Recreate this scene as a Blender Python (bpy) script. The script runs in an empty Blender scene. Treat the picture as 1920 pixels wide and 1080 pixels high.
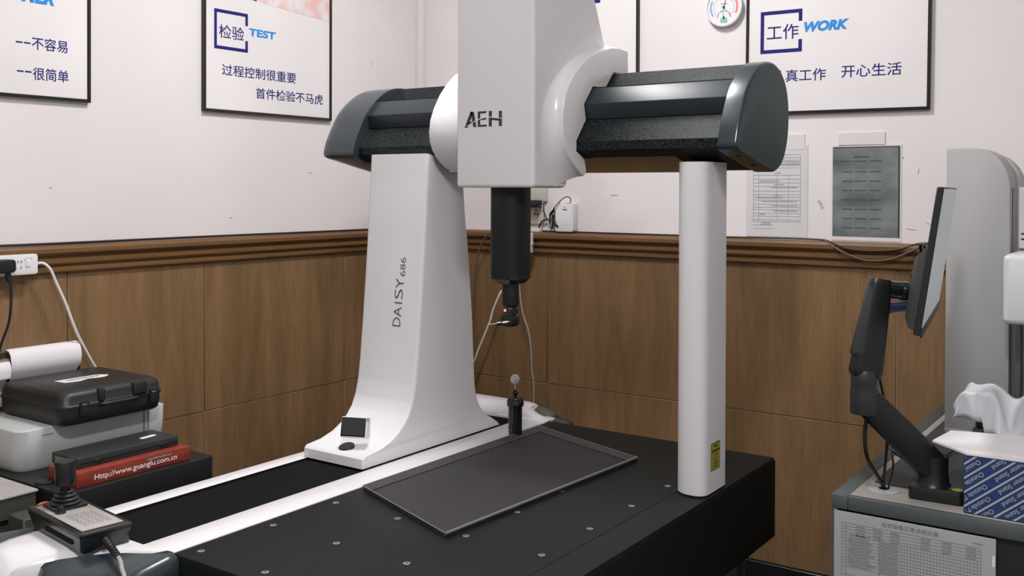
import bpy, bmesh, math, random
from mathutils import Vector, Matrix, Euler
random.seed(7)
SC = bpy.context.scene
COL = SC.collection
CZ = 1.42            # camera height above the floor; all heights below are given relative to it
PI = math.pi

# ------------------------------------------------------------------ camera
F = 1866.0
YAW, PITCH, ROLL = math.radians(34.86), math.radians(.53), math.radians(.2)
cd = bpy.data.cameras.new('camera'); cam = bpy.data.objects.new('camera', cd); COL.objects.link(cam)
f0 = Vector((-math.sin(YAW), math.cos(YAW), 0)); r0 = Vector((math.cos(YAW), math.sin(YAW), 0)); u0 = Vector((0, 0, 1))
fw = f0*math.cos(PITCH) - u0*math.sin(PITCH); up = u0*math.cos(PITCH) + f0*math.sin(PITCH)
rt = r0*math.cos(ROLL) + up*math.sin(ROLL); up = up*math.cos(ROLL) - r0*math.sin(ROLL)
m = Matrix.Identity(4)
for i in range(3):
    m[i][0] = rt[i]; m[i][1] = up[i]; m[i][2] = -fw[i]
m[2][3] = CZ
cam.matrix_world = m
cd.sensor_width = 36; cd.lens = F/1920*36; cd.clip_start = .02
cd.shift_x = 0; cd.shift_y = -(540-372)/1920
SC.camera = cam
# ------------------------------------------------------------------ view, world, lamps
SC.view_settings.view_transform = 'Standard'
try: SC.view_settings.look = 'None'
except Exception: pass
SC.view_settings.gamma = 1; SC.view_settings.use_curve_mapping = False
SC.view_settings.exposure = 0.0
w = bpy.data.worlds.new('world'); SC.world = w; w.use_nodes = True
w.node_tree.nodes['Background'].inputs[0].default_value = (.62, .74, .80, 1)
w.node_tree.nodes['Background'].inputs[1].default_value = .02
CEIL = 1.62
LAMPS = [(-1.50, 2.00, .60, .60, 36.0), (-.15, .12, .60, .60, 60.0)]     # x, y, size x, size y, watts
for x, y, sx, sy, W in LAMPS:
    ld = bpy.data.lights.new('ceiling_lamp_light', 'AREA'); ld.shape = 'RECTANGLE'; ld.size = sx*.4; ld.size_y = sy*.9
    ld.energy = W; ld.color = (1.0, .978, .975)
    lo = bpy.data.objects.new('ceiling_lamp_light', ld); COL.objects.link(lo); lo.location = (x, y, CEIL+CZ-.045)

# ------------------------------------------------------------------ materials
def mat(name, col, rough=.5, metal=0, spec=.5, noise=0, nscale=60, bump=0, bscale=200, emit=None, estr=0, coat=0, noise_col=None, stretch=None, detail=4):
    mt = bpy.data.materials.new(name); mt.use_nodes = True
    nt = mt.node_tree; b = nt.nodes['Principled BSDF']
    b.inputs['Base Color'].default_value = (*col, 1); b.inputs['Roughness'].default_value = rough
    b.inputs['Metallic'].default_value = metal; b.inputs['Specular IOR Level'].default_value = spec
    b.inputs['Coat Weight'].default_value = coat; b.inputs['Coat Roughness'].default_value = .12
    if emit: b.inputs['Emission Color'].default_value = (*emit, 1); b.inputs['Emission Strength'].default_value = estr
    tc = nt.nodes.new('ShaderNodeTexCoord'); src = tc.outputs['Object']
    if stretch:
        mp = nt.nodes.new('ShaderNodeMapping'); mp.inputs['Scale'].default_value = stretch
        nt.links.new(src, mp.inputs[0]); src = mp.outputs[0]
    if noise or noise_col:
        n = nt.nodes.new('ShaderNodeTexNoise'); n.inputs['Scale'].default_value = nscale; n.inputs['Detail'].default_value = detail
        nt.links.new(src, n.inputs['Vector'])
        r = nt.nodes.new('ShaderNodeValToRGB')
        c2 = noise_col or tuple(min(1, c*(1+noise)) for c in col)
        c1 = col if noise_col else tuple(c*(1-noise) for c in col)
        r.color_ramp.elements[0].position = .36; r.color_ramp.elements[1].position = .66
        r.color_ramp.elements[0].color = (*c1, 1); r.color_ramp.elements[1].color = (*c2, 1)
        nt.links.new(n.outputs['Fac'], r.inputs[0]); nt.links.new(r.outputs[0], b.inputs['Base Color'])
    if bump:
        n2 = nt.nodes.new('ShaderNodeTexNoise'); n2.inputs['Scale'].default_value = bscale; n2.inputs['Detail'].default_value = 3
        nt.links.new(src, n2.inputs['Vector'])
        bp = nt.nodes.new('ShaderNodeBump'); bp.inputs['Strength'].default_value = bump; bp.inputs['Distance'].default_value = .002
        nt.links.new(n2.outputs['Fac'], bp.inputs['Height']); nt.links.new(bp.outputs[0], b.inputs['Normal'])
    return mt

M = {}
M['wall'] = mat('wall_paint', (.775, .735, .735), .75, noise=.025, nscale=2.2, bump=.35, bscale=28, spec=.3)
M['ceiling'] = mat('ceiling_paint', (.8, .8, .79), .9)
M['floor'] = mat('floor_tile', (.10, .10, .095), .45, noise=.2, nscale=8)
M['base'] = mat('baseboard_black', (.010, .011, .012), .25)
M['white'] = mat('white_enamel', (.77, .76, .775), .30, coat=.25, bump=.02, bscale=500)
M['white_satin'] = mat('white_satin_enamel', (.74, .74, .755), .42, bump=.03, bscale=700)
M['cap'] = mat('blue_grey_plastic', (.022, .033, .041), .30, coat=.25, bump=.03, bscale=900)
M['capface'] = mat('grey_textured_plastic', (.060, .088, .093), .60, spec=.3, bump=.1, bscale=1500)
M['railcover'] = mat('rail_cover', (.022, .032, .040), .36, spec=.32)
M['granite'] = mat('black_granite', (.0022, .0032, .0032), .50, noise_col=(.026, .033, .034), nscale=230, detail=2, spec=.12)
M['granite_top'] = mat('granite_top', (.0062, .0092, .0088), .48, noise_col=(.0135, .0185, .0175), nscale=260, detail=3, spec=.14)
M['granite_side'] = mat('granite_side', (.010, .0115, .0115), .5, noise=.3, nscale=200, spec=.2)
M['ram'] = mat('ram_granite', (.004, .0055, .0055), .55, noise_col=(.016, .020, .020), nscale=380, detail=2, spec=.3)
M['black'] = mat('black_plastic', (.009, .0105, .011), .38)
M['blackgloss'] = mat('black_gloss', (.008, .009, .010), .15, coat=.4)
M['blackmatte'] = mat('black_matte', (.006, .0065, .0065), .8, spec=.15)
M['dkgrey'] = mat('dark_grey_plastic', (.024, .028, .029), .42, bump=.12, bscale=700)
M['case'] = mat('case_plastic', (.013, .0165, .017), .42, bump=.15, bscale=600)
M['controller'] = mat('controller_plastic', (.010, .0125, .0135), .28, coat=.3)
M['steel'] = mat('steel', (.62, .62, .60), .28, metal=1)
M['brass'] = mat('worn_steel', (.62, .62, .60), .30, metal=1)
M['red'] = mat('red_card', (.24, .035, .020), .45, noise=.15, nscale=25)
M['orange'] = mat('orange_wrapper', (.65, .10, .03), .35)
M['yellow'] = mat('yellow_wrapper', (.75, .35, .05), .35)
M['green'] = mat('green_label', (.03, .36, .22), .5, noise=.5, nscale=90)
M['greend'] = mat('dull_green_label', (.11, .22, .16), .4, noise=.4, nscale=110)
M['print'] = mat('printer_shell', (.52, .55, .54), .45)
M['paper'] = mat('paper_white', (.82, .79, .80), .8)
M['paper2'] = mat('paper_in_sleeve', (.67, .655, .67), .35, coat=.2, noise=.03, nscale=9)
M['poster'] = mat('poster_sheet', (.79, .755, .76), .6, noise=.045, nscale=2.6, detail=1)
M['frame'] = mat('frame_black', (.008, .009, .009), .3)
M['navy'] = mat('navy_ink', (.016, .018, .165), .7, spec=.2)
M['sky'] = mat('light_blue_ink', (.035, .27, .70), .7, spec=.2)
M['ink'] = mat('black_ink', (.035, .037, .042), .6)
M['noteink'] = mat('note_ink', (.045, .055, .058), .6)
M['formink'] = mat('form_ink', (.32, .32, .34), .6)
M['greyink'] = mat('grey_ink', (.22, .22, .24), .6)
M['faintink'] = mat('faint_ink', (.40, .40, .42), .6)
M['pink'] = mat('skin_print', (.80, .50, .46), .5, noise_col=(.78, .76, .78), nscale=22)
M['sheetgrey'] = mat('grey_photocopy', (.10, .125, .128), .3, noise_col=(.27, .295, .295), nscale=5, stretch=(1, 1, 2.2), coat=.3, detail=3)
M['tape'] = mat('clear_tape', (.74, .705, .70), .3, coat=.3)
M['plastw'] = mat('white_plastic', (.80, .78, .79), .4)
M['beige'] = mat('beige_plastic', (.60, .57, .49), .45)
M['greyp'] = mat('grey_housing', (.40, .40, .40), .5, bump=.1, bscale=500)
M['greyp2'] = mat('grey_spindle_cover', (.62, .645, .66), .38, coat=.15)
M['deskgrey'] = mat('desk_grey_edge', (.080, .096, .100), .4)
M['deskdark'] = mat('desk_dark', (.014, .016, .016), .5)
M['desktop'] = mat('desk_top_cream', (.42, .395, .37), .35)
M['mat'] = mat('desk_mat', (.050, .058, .060), .55)
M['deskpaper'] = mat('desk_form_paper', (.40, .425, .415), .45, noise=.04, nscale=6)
M['blue'] = mat('blue_card', (.018, .045, .15), .4)
M['silver'] = mat('silver_print', (.42, .45, .47), .4)
M['cloth'] = mat('white_plastic_sheet', (.74, .76, .80), .45, noise=.05, nscale=8)
M['screen'] = mat('display_glass', (.035, .036, .030), .22)
M['monscreen'] = mat('monitor_panel', (.34, .37, .375), .38, emit=(.60, .66, .67), estr=.24)
M['yellowlab'] = mat('yellow_label', (.36, .32, .03), .5)
M['tray'] = mat('tray_metal', (.060, .056, .062), .55, spec=.3, noise=.35, nscale=260)
M['trayrim'] = mat('tray_rim', (.19, .185, .19), .4)
M['led'] = mat('red_led', (1, .05, .03), .3, emit=(1, .03, .015), estr=14)
M['lampdiff'] = mat('lamp_diffuser', (.9, .9, .9), .5, emit=(1, .98, .97), estr=2.2)
M['cablegrey'] = mat('grey_cable', (.35, .34, .32), .5)
M['cablebrown'] = mat('brown_cable', (.13, .10, .075), .5)
M['blueclip'] = mat('blue_grey_cable', (.03, .035, .10), .4)
M['olive'] = mat('olive_metal', (.060, .062, .052), .5)
M['silvertop'] = mat('brushed_top', (.45, .43, .43), .45, noise=.08, nscale=12)
M['meter_blue'] = mat('dial_blue', (.25, .38, .72), .5)
M['meter_red'] = mat('dial_red', (.78, .16, .08), .5)
M['meter_green'] = mat('dial_green', (.20, .50, .45), .5)
M['dial'] = mat('dial_face', (.78, .77, .79), .4)
M['sphere'] = mat('ceramic', (.72, .70, .70), .15, coat=.5)
M['crack'] = mat('plaster_scar', (.50, .48, .47), .9)

def wood_mat(name, dark, light, vert=True, sc=1.0):
    mt = bpy.data.materials.new(name); mt.use_nodes = True; nt = mt.node_tree; b = nt.nodes['Principled BSDF']
    b.inputs['Roughness'].default_value = .38; b.inputs['Specular IOR Level'].default_value = .35
    tc = nt.nodes.new('ShaderNodeTexCoord'); mp = nt.nodes.new('ShaderNodeMapping')
    mp.inputs['Scale'].default_value = (7*sc, 7*sc, .9*sc) if vert else (.8, .8, 26)
    nt.links.new(tc.outputs['Object'], mp.inputs[0])
    n = nt.nodes.new('ShaderNodeTexNoise'); n.inputs['Scale'].default_value = 1.6; n.inputs['Detail'].default_value = 7; n.inputs['Roughness'].default_value = .6
    n.inputs['Distortion'].default_value = .9
    nt.links.new(mp.outputs[0], n.inputs['Vector'])
    r = nt.nodes.new('ShaderNodeValToRGB'); e = r.color_ramp.elements
    e[0].position = .28; e[1].position = .72; e[0].color = (*dark, 1); e[1].color = (*light, 1)
    nt.links.new(n.outputs['Fac'], r.inputs[0])
    mp2 = nt.nodes.new('ShaderNodeMapping'); mp2.inputs['Scale'].default_value = (60, 60, 5) if vert else (3, 3, 90)
    nt.links.new(tc.outputs['Object'], mp2.inputs[0])
    n2 = nt.nodes.new('ShaderNodeTexNoise'); n2.inputs['Scale'].default_value = 2; n2.inputs['Detail'].default_value = 5
    nt.links.new(mp2.outputs[0], n2.inputs['Vector'])
    mx = nt.nodes.new('ShaderNodeMixRGB'); mx.blend_type = 'MULTIPLY'; mx.inputs[0].default_value = .25
    r2 = nt.nodes.new('ShaderNodeValToRGB'); r2.color_ramp.elements[0].color = (.55, .52, .5, 1); r2.color_ramp.elements[1].color = (1, 1, 1, 1)
    r2.color_ramp.elements[0].position = .35; r2.color_ramp.elements[1].position = .6
    nt.links.new(n2.outputs['Fac'], r2.inputs[0])
    nt.links.new(r.outputs[0], mx.inputs[1]); nt.links.new(r2.outputs[0], mx.inputs[2]); nt.links.new(mx.outputs[0], b.inputs['Base Color'])
    return mt
M['wood'] = wood_mat('wainscot_laminate', (.172, .103, .047), (.285, .172, .086))
M['rail'] = wood_mat('rail_wood', (.125, .062, .022), (.215, .115, .046), False)

def weave_mat():
    mt = bpy.data.materials.new('woven_tray'); mt.use_nodes = True; nt = mt.node_tree; b = nt.nodes['Principled BSDF']
    b.inputs['Roughness'].default_value = .62; b.inputs['Specular IOR Level'].default_value = .2
    tc = nt.nodes.new('ShaderNodeTexCoord'); mp = nt.nodes.new('ShaderNodeMapping'); mp.inputs['Rotation'].default_value = (0, 0, .75)
    nt.links.new(tc.outputs['Object'], mp.inputs[0])
    ch = nt.nodes.new('ShaderNodeTexChecker'); ch.inputs['Scale'].default_value = 150
    ch.inputs['Color1'].default_value = (.036, .034, .038, 1); ch.inputs['Color2'].default_value = (.052, .049, .054, 1)
    nt.links.new(mp.outputs[0], ch.inputs['Vector']); nt.links.new(ch.outputs[0], b.inputs['Base Color'])
    return mt
M['weave'] = weave_mat()

# ------------------------------------------------------------------ mesh helpers
class B:
    """collects shapes of one mesh; points are (x, y, height relative to the camera)"""
    def __init__(s, T=None): s.v = []; s.f = []; s.T = T; s.mi = []; s.cur = 0
    def mark(s, i): s.cur = i; return s
    def raw(s, vs, fs):
        o = len(s.v)
        if s.T: vs = [tuple(s.T @ Vector(p)) for p in vs]
        s.v += [tuple(p) for p in vs]; s.f += [tuple(i+o for i in f) for f in fs]; s.mi += [s.cur]*len(fs)
        return s
    def bm(s, bm):
        bm.verts.index_update()
        s.raw([tuple(v.co) for v in bm.verts], [[v.index for v in f.verts] for f in bm.faces]); bm.free(); return s
    def box(s, x0, x1, y0, y1, z0, z1, bev=0, seg=2, T=None):
        bm = bmesh.new(); bmesh.ops.create_cube(bm, size=1)
        for v in bm.verts:
            v.co = Vector((x0+(v.co.x+.5)*(x1-x0), y0+(v.co.y+.5)*(y1-y0), z0+(v.co.z+.5)*(z1-z0)))
        if bev: bmesh.ops.bevel(bm, geom=bm.edges[:]+bm.verts[:], offset=bev, segments=seg, profile=.5, affect='EDGES')
        if T: bmesh.ops.transform(bm, matrix=T, verts=bm.verts)
        return s.bm(bm)
    def rbox(s, x0, x1, y0, y1, z0, z1, r, bev=0, axis='z', seg=5, T=None):
        """box with corners of radius r seen along axis, and a small bevel"""
        a0, a1, b0, b1, c0, c1 = {'z': (x0, x1, y0, y1, z0, z1), 'y': (x0, x1, z0, z1, y0, y1), 'x': (y0, y1, z0, z1, x0, x1)}[axis]
        pr = []
        for cx, cy, st in ((a1-r, b1-r, 0), (a0+r, b1-r, 90), (a0+r, b0+r, 180), (a1-r, b0+r, 270)):
            for k in range(seg+1):
                t = math.radians(st+90*k/seg); pr.append((cx+r*math.cos(t), cy+r*math.sin(t)))
        return s.prism(pr, axis, c0, c1, bev, T)
    def prism(s, pr, axis, c0, c1, bev=0, T=None, seg=2):
        def P(a, b, c): return {'z': (a, b, c), 'y': (a, c, b), 'x': (c, a, b)}[axis]
        bm = bmesh.new(); n = len(pr)
        lo = [bm.verts.new(P(a, b, c0)) for a, b in pr]; hi = [bm.verts.new(P(a, b, c1)) for a, b in pr]
        bm.faces.new(lo[::-1]); bm.faces.new(hi)
        for i in range(n): bm.faces.new((lo[i], lo[(i+1) % n], hi[(i+1) % n], hi[i]))
        bmesh.ops.recalc_face_normals(bm, faces=bm.faces)
        if bev:
            es = [e for e in bm.edges if len(e.link_faces) == 2 and e.calc_face_angle(0) > .6]
            bmesh.ops.bevel(bm, geom=es, offset=bev, segments=seg, profile=.5, affect='EDGES', clamp_overlap=True)
        if T: bmesh.ops.transform(bm, matrix=T, verts=bm.verts)
        return s.bm(bm)
    def lathe(s, prof, c, d=(0, 0, 1), n=24, T=None):
        """prof [(radius, distance along d)]"""
        d = Vector(d).normalized(); a = d.orthogonal().normalized(); b = d.cross(a); c = Vector(c)
        vs = []; fs = []
        for r, h in prof:
            for k in range(n):
                t = 2*PI*k/n; vs.append(c+d*h+(a*math.cos(t)+b*math.sin(t))*max(r, 1e-5))
        for i in range(len(prof)-1):
            for k in range(n):
                k2 = (k+1) % n; fs.append((i*n+k, i*n+k2, (i+1)*n+k2, (i+1)*n+k))
        fs.append(tuple(range(n))[::-1]); o = (len(prof)-1)*n; fs.append(tuple(o+k for k in range(n)))
        if T: vs = [T @ v for v in vs]
        return s.raw(vs, fs)
    def cyl(s, p, q, r, r2=None, n=16):
        d = Vector(q)-Vector(p); return s.lathe([(r, 0), (r if r2 is None else r2, d.length)], p, d, n)
    def ball(s, c, r, n=20, sc=(1, 1, 1)):
        k = n//2; pr = [(r*math.sin(PI*i/k), -r*math.cos(PI*i/k)) for i in range(k+1)]
        vs = []; fs = []
        bm = bmesh.new(); bmesh.ops.create_uvsphere(bm, u_segments=n, v_segments=k, radius=r)
        for v in bm.verts: v.co = Vector((v.co.x*sc[0], v.co.y*sc[1], v.co.z*sc[2]))+Vector(c)
        return s.bm(bm)
    def tube(s, pts, r, n=8, sub=5):
        P = [Vector(p) for p in pts]; Q = []
        if len(P) > 2 and sub > 1:
            E_ = [P[0]*2-P[1]]+P+[P[-1]*2-P[-2]]
            for i in range(1, len(E_)-2):
                for k in range(sub):
                    t = k/sub; a, b, c, d = E_[i-1:i+3]
                    Q.append(.5*((2*b)+(c-a)*t+(2*a-5*b+4*c-d)*t*t+(3*b-a-3*c+d)*t**3))
            Q.append(P[-1])
        else: Q = P
        vs = []; fs = []; nrm = None
        for i, q in enumerate(Q):
            d = (Q[min(i+1, len(Q)-1)]-Q[max(i-1, 0)]).normalized()
            if nrm is None: nrm = d.orthogonal().normalized()
            nrm = (nrm-d*nrm.dot(d)).normalized(); b = d.cross(nrm)
            for k in range(n):
                t = 2*PI*k/n; vs.append(q+(nrm*math.cos(t)+b*math.sin(t))*r)
        for i in range(len(Q)-1):
            for k in range(n):
                k2 = (k+1) % n; fs.append((i*n+k, i*n+k2, (i+1)*n+k2, (i+1)*n+k))
        fs.append(tuple(range(n))[::-1]); o = (len(Q)-1)*n; fs.append(tuple(o+k for k in range(n)))
        return s.raw(vs, fs)
    def rings(s, rg, cap0=True, cap1=True):
        n = len(rg[0]); vs = [p for r in rg for p in r]; fs = []
        for i in range(len(rg)-1):
            for k in range(n):
                k2 = (k+1) % n; fs.append((i*n+k, i*n+k2, (i+1)*n+k2, (i+1)*n+k))
        if cap0: fs.append(tuple(range(n))[::-1])
        if cap1: o = (len(rg)-1)*n; fs.append(tuple(o+k for k in range(n)))
        return s.raw(vs, fs)
    def quad(s, a, b, c, d): return s.raw([a, b, c, d], [(0, 1, 2, 3)])

W0 = {}
def origin(o): return W0.get(o, Vector((0, 0, 0)))
def tag(o, label=None, cat=None, group=None, kind=None):
    if label: o['label'] = label
    if cat: o['category'] = cat
    if group: o['group'] = group
    if kind: o['kind'] = kind
    return o
def thing(name, label, cat, loc, group=None):
    o = bpy.data.objects.new(name, None); COL.objects.link(o); o.empty_display_size = .05
    o.location = (loc[0], loc[1], loc[2]+CZ); W0[o] = Vector(o.location); return tag(o, label, cat, group)
def finish(bm, me, smooth):
    pass
def part(name, b, m_, parent=None, label=None, smooth=40, weld=True, loc=None):
    """one mesh object; parent None makes it a top-level mesh with its origin at the middle of its base"""
    mats = m_ if isinstance(m_, (list, tuple)) else [m_]
    vs = [Vector((p[0], p[1], p[2]+CZ)) for p in b.v]
    if parent is not None: o0 = origin(parent)
    else:
        xs = [v.x for v in vs]; ys = [v.y for v in vs]; zs = [v.z for v in vs]
        o0 = Vector(((min(xs)+max(xs))/2, (min(ys)+max(ys))/2, min(zs)))
    me = bpy.data.meshes.new(name); me.from_pydata([tuple(v-o0) for v in vs], [], b.f)
    for mm in mats: me.materials.append(mm)
    if len(mats) > 1:
        for p_, i in zip(me.polygons, b.mi): p_.material_index = i
    bm = bmesh.new(); bm.from_mesh(me)
    if weld: bmesh.ops.remove_doubles(bm, verts=bm.verts, dist=1e-6)
    bmesh.ops.recalc_face_normals(bm, faces=bm.faces); bm.to_mesh(me); bm.free()
    if smooth:
        for p_ in me.polygons: p_.use_smooth = True
        me.set_sharp_from_angle(angle=math.radians(smooth))
    o = bpy.data.objects.new(name, me); COL.objects.link(o)
    if parent is None: o.location = o0
    else: o.parent = parent
    W0[o] = o0
    if label: o['label'] = label
    return o
def solo(name, b, m_, label, cat, group=None, smooth=40):
    return tag(part(name, b, m_, None, None, smooth), label, cat, group)
def struct(name, b, m_, smooth=0, parent=None):
    o = part(name, b, m_, parent, None, smooth)
    if parent is None: o['kind'] = 'structure'
    return o

_depsdone = {}
def text_verts(s_, shear=0, bold=0):
    key = (s_, shear, bold)
    if key in _depsdone: return _depsdone[key]
    cu = bpy.data.curves.new('lettering', 'FONT'); cu.body = s_; cu.shear = shear; cu.offset = bold; cu.resolution_u = 3; cu.extrude = .004
    o = bpy.data.objects.new('lettering_tmp', cu); COL.objects.link(o)
    dg = bpy.context.evaluated_depsgraph_get(); dg.update()
    me = o.evaluated_get(dg).to_mesh()
    vs = [tuple(v.co) for v in me.vertices]; fs = [tuple(p.vertices) for p in me.polygons]
    o.evaluated_get(dg).to_mesh_clear(); bpy.data.objects.remove(o); bpy.data.curves.remove(cu)
    _depsdone[key] = (vs, fs); return vs, fs
def put_text(b, s_, org, xd, yd, wid, hei, shear=0, bold=0, t=.0006):
    """fit the string's box to wid x hei with its lower left corner at org"""
    vs, fs = text_verts(s_, shear, bold)
    if not vs: return b
    x0 = min(v[0] for v in vs); x1 = max(v[0] for v in vs); y0 = min(v[1] for v in vs); y1 = max(v[1] for v in vs)
    xd = Vector(xd).normalized(); yd = Vector(yd).normalized(); nd = xd.cross(yd); org = Vector(org)
    sx = wid/(x1-x0); sy = hei/(y1-y0) if hei else sx
    return b.raw([org+xd*(v[0]-x0)*sx+yd*(v[1]-y0)*sy+nd*(t if v[2] > 0 else 0) for v in vs], fs)
def rect(b, org, xd, yd, x0, x1, y0, y1, t=.0005):
    """thin raised rectangle in a plane"""
    xd = Vector(xd).normalized(); yd = Vector(yd).normalized(); nd = xd.cross(yd); o = Vector(org)
    P = [o+xd*x+yd*y+nd*h for h in (0, t) for x, y in ((x0, y0), (x1, y0), (x1, y1), (x0, y1))]
    return b.raw(P, [(3, 2, 1, 0), (4, 5, 6, 7), (0, 1, 5, 4), (1, 2, 6, 5), (2, 3, 7, 6), (3, 0, 4, 7)])
def scribble(b, org, xd, yd, x0, x1, y, h, rnd):
    """a line of tiny print: short dark dashes"""
    x = x0
    while x < x1:
        wd = rnd.uniform(.5, 1.1)*h
        rect(b, org, xd, yd, x, min(x+wd*.8, x1), y+rnd.uniform(0, .25)*h, y+h*rnd.uniform(.7, 1), .0004); x += wd

# ------------------------------------------------------------------ room shell
XL, YB, XR, YF = -2.742, 3.25, 1.7, -1.9
FL = -CZ
struct('floor', B().box(XL-.1, XR+.1, YF-.1, YB+.1, FL-.1, FL), M['floor'])
struct('ceiling', B().box(XL-.1, XR+.1, YF-.1, YB+.1, CEIL, CEIL+.1), M['ceiling'])
wl = struct('wall_left', B().box(XL-.1, XL, YF-.1, YB+.1, FL, CEIL), M['wall'])
wb = struct('wall_back', B().box(XL, XR, YB, YB+.1, FL, CEIL), M['wall'])
struct('wall_right', B().box(XR, XR+.1, YF, YB+.1, FL, CEIL), M['wall'])
struct('wall_front', B().box(XL, XR, YF-.1, YF, FL, CEIL), M['wall'])
struct('trim_3', B().box(XL, XL+.03, YB-.03, YB, -.165, CEIL, .004), M['wall'], 40)      # plastered pipe chase in the corner
# wainscot panels: each sheet is a part of its wall
G = .0025
ys = [-1.85, -1.2, -.55, .1, .99, 1.648, 2.135, 2.791, 3.244]
for z0, z1 in ((-.745, -.235), (-1.257, -.745)):
    for a, b_ in zip(ys[:-1], ys[1:]):
        part('panel', B().box(XL, XL+.007, a+G/2, b_-G/2, z0+G/2, z1-G/2, .0012, 1), M['wood'], wl)
xs = [-2.735, -2.09, -1.44, -.79, -.14, .51, 1.16, 1.69]
for z0, z1 in ((-.753, -.235), (-1.257, -.753)):
    for a, b_ in zip(xs[:-1], xs[1:]):
        part('panel', B().box(a+G/2, b_-G/2, YB-.007, YB, z0+G/2, z1-G/2, .0012, 1), M['wood'], wb)
# moulded rail: three stepped beads
def rail_prof(s):      # distance from wall, height
    return [(0, -.247), (.017, -.247), (.021, -.243), (.021, -.231), (.017, -.227), (.017, -.224), (.026, -.222), (.029, -.217), (.029, -.205),
            (.024, -.201), (.024, -.198), (.034, -.195), (.040, -.188), (.040, -.176), (.034, -.168), (.026, -.165), (0, -.165)]
struct('trim_1', B().prism([(XL+d, z) for d, z in rail_prof(0)], 'y', YF, YB-.04), M['rail'], 30)
struct('trim_2', B().prism([(YB-d, z) for d, z in rail_prof(0)], 'x', XL, XR), M['rail'], 30)
struct('baseboard_left', B().box(XL, XL+.014, YF, YB, FL, -1.259, .002, 1), M['base'])
struct('baseboard_back', B().box(XL, -1.269, YB-.014, YB, FL, -1.259, .002, 1).box(-1.266, XR, YB-.014, YB, FL, -1.259, .002, 1), M['base'])
# scars in the plaster
cb = B()
for x, z, sx, sz, a in ((-1.26, -.045, .010, .014, .5), (-1.245, -.055, .008, .006, 0), (-1.035, -.04, .010, .016, -.6), (-1.028, -.055, .007, .009, .2), (-.56, -.02, .003, .02, .1), (-.78, .10, .003, .018, .8), (-.73, .06, .002, .016, .2), (-1.80, -.02, .03, .0012, 0), (-.75, -.12, .03, .001, .1), (-.70, -.10, .02, .001, .5)):
    T = Matrix.Translation((x, YB, z)) @ Matrix.Rotation(a, 4, 'Y')
    cb.box(-sx/2, sx/2, -.0016, .001, -sz/2, sz/2, 0, T=T)
part('plaster_scar', cb, M['crack'], wb)
cb = B()
for y, z, sy, sz in ((2.25, -.10, .012, .0015), (1.6, .0, .01, .0015), (1.45, -.03, .006, .002), (2.62, .06, .02, .001), (2.95, .50, .0012, .02)):
    cb.box(XL-.001, XL+.0014, y-sy/2, y+sy/2, z-sz/2, z+sz/2)
part('plaster_scar', cb, M['crack'], wl)
# ceiling luminaires
for i, (x, y, sx, sy, W) in enumerate(LAMPS):
    t = thing('ceiling_light', ['square flush ceiling panel light above the bridge of the white machine', 'square flush ceiling panel light nearest the viewer, out of frame'][i], 'light', (x, y, CEIL), 'ceiling panel lights')
    part('frame', B().box(x-sx/2-.02, x+sx/2+.02, y-sy/2-.02, y+sy/2+.02, CEIL-.02, CEIL-.0005, .004), M['plastw'], t)
    part('diffuser', B().box(x-sx/2, x+sx/2, y-sy/2, y+sy/2, CEIL-.026, CEIL-.02), M['lampdiff'], t)

# ------------------------------------------------------------------ posters
XD, ZD = (1, 0, 0), (0, 0, 1)       # axes in the back wall's plane (seen from the room x runs right)
YD = (0, 1, 0)                      # left wall: y runs right as seen from the room
def poster(loc_wall, a0, a1, z0, z1, label, fill, tilt=0):
    left = loc_wall == 'left'
    P = (lambda d, a: (XL+d, a)) if left else (lambda d, a: (a, YB-d))
    cx, cy = P(0, (a0+a1)/2)
    t = thing('framed_poster', label, 'poster', (cx, cy, z0), 'slogan posters')
    if tilt:
        T = Matrix.Translation((a0 if not left else 0, a0 if left else 0, z0)) @ Matrix.Rotation(tilt, 4, 'X' if left else 'Y') @ Matrix.Translation((-a0 if not left else 0, -a0 if left else 0, -z0))
    else: T = None
    fwid, dep = .009, .016
    def bx(b, a, b_, za, zb, d0, d1):
        if left: b.box(XL+d0, XL+d1, a, b_, za, zb, .001, 1)
        else: b.box(a, b_, YB-d1, YB-d0, za, zb, .001, 1)
    fr = B(T)
    bx(fr, a0, a0+fwid, z0, z1, 0, dep); bx(fr, a1-fwid, a1, z0, z1, 0, dep); bx(fr, a0+fwid, a1-fwid, z0, z0+fwid, 0, dep); bx(fr, a0+fwid, a1-fwid, z1-fwid, z1, 0, dep)
    part('frame', fr, M['frame'], t)
    sh = B(T); bx(sh, a0+fwid, a1-fwid, z0+fwid, z1-fwid, 0, .011); part('sheet', sh, M['poster'], t)
    o = (lambda a, z: (XL+.0112, a, z)) if left else (lambda a, z: (a, YB-.0112, z))
    xd = YD if left else XD
    # for the back wall the outward normal is -y: x cross z = -y ; for the left wall y cross z = +x
    fill(t, o, xd, T)
    return t
def bracket(b, o, xd, a0, a1, z0, z1, w, gap0, gap1):
    rect(b, o(0, 0), xd, ZD, a0, a0+w, z0, z1); rect(b, o(0, 0), xd, ZD, a0+w, a1, z1-w, z1); rect(b, o(0, 0), xd, ZD, a0+w, a1, z0, z0+w)
    rect(b, o(0, 0), xd, ZD, a1-w, a1, gap1, z1-w); rect(b, o(0, 0), xd, ZD, a1-w, a1, z0+w, gap0)
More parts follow.
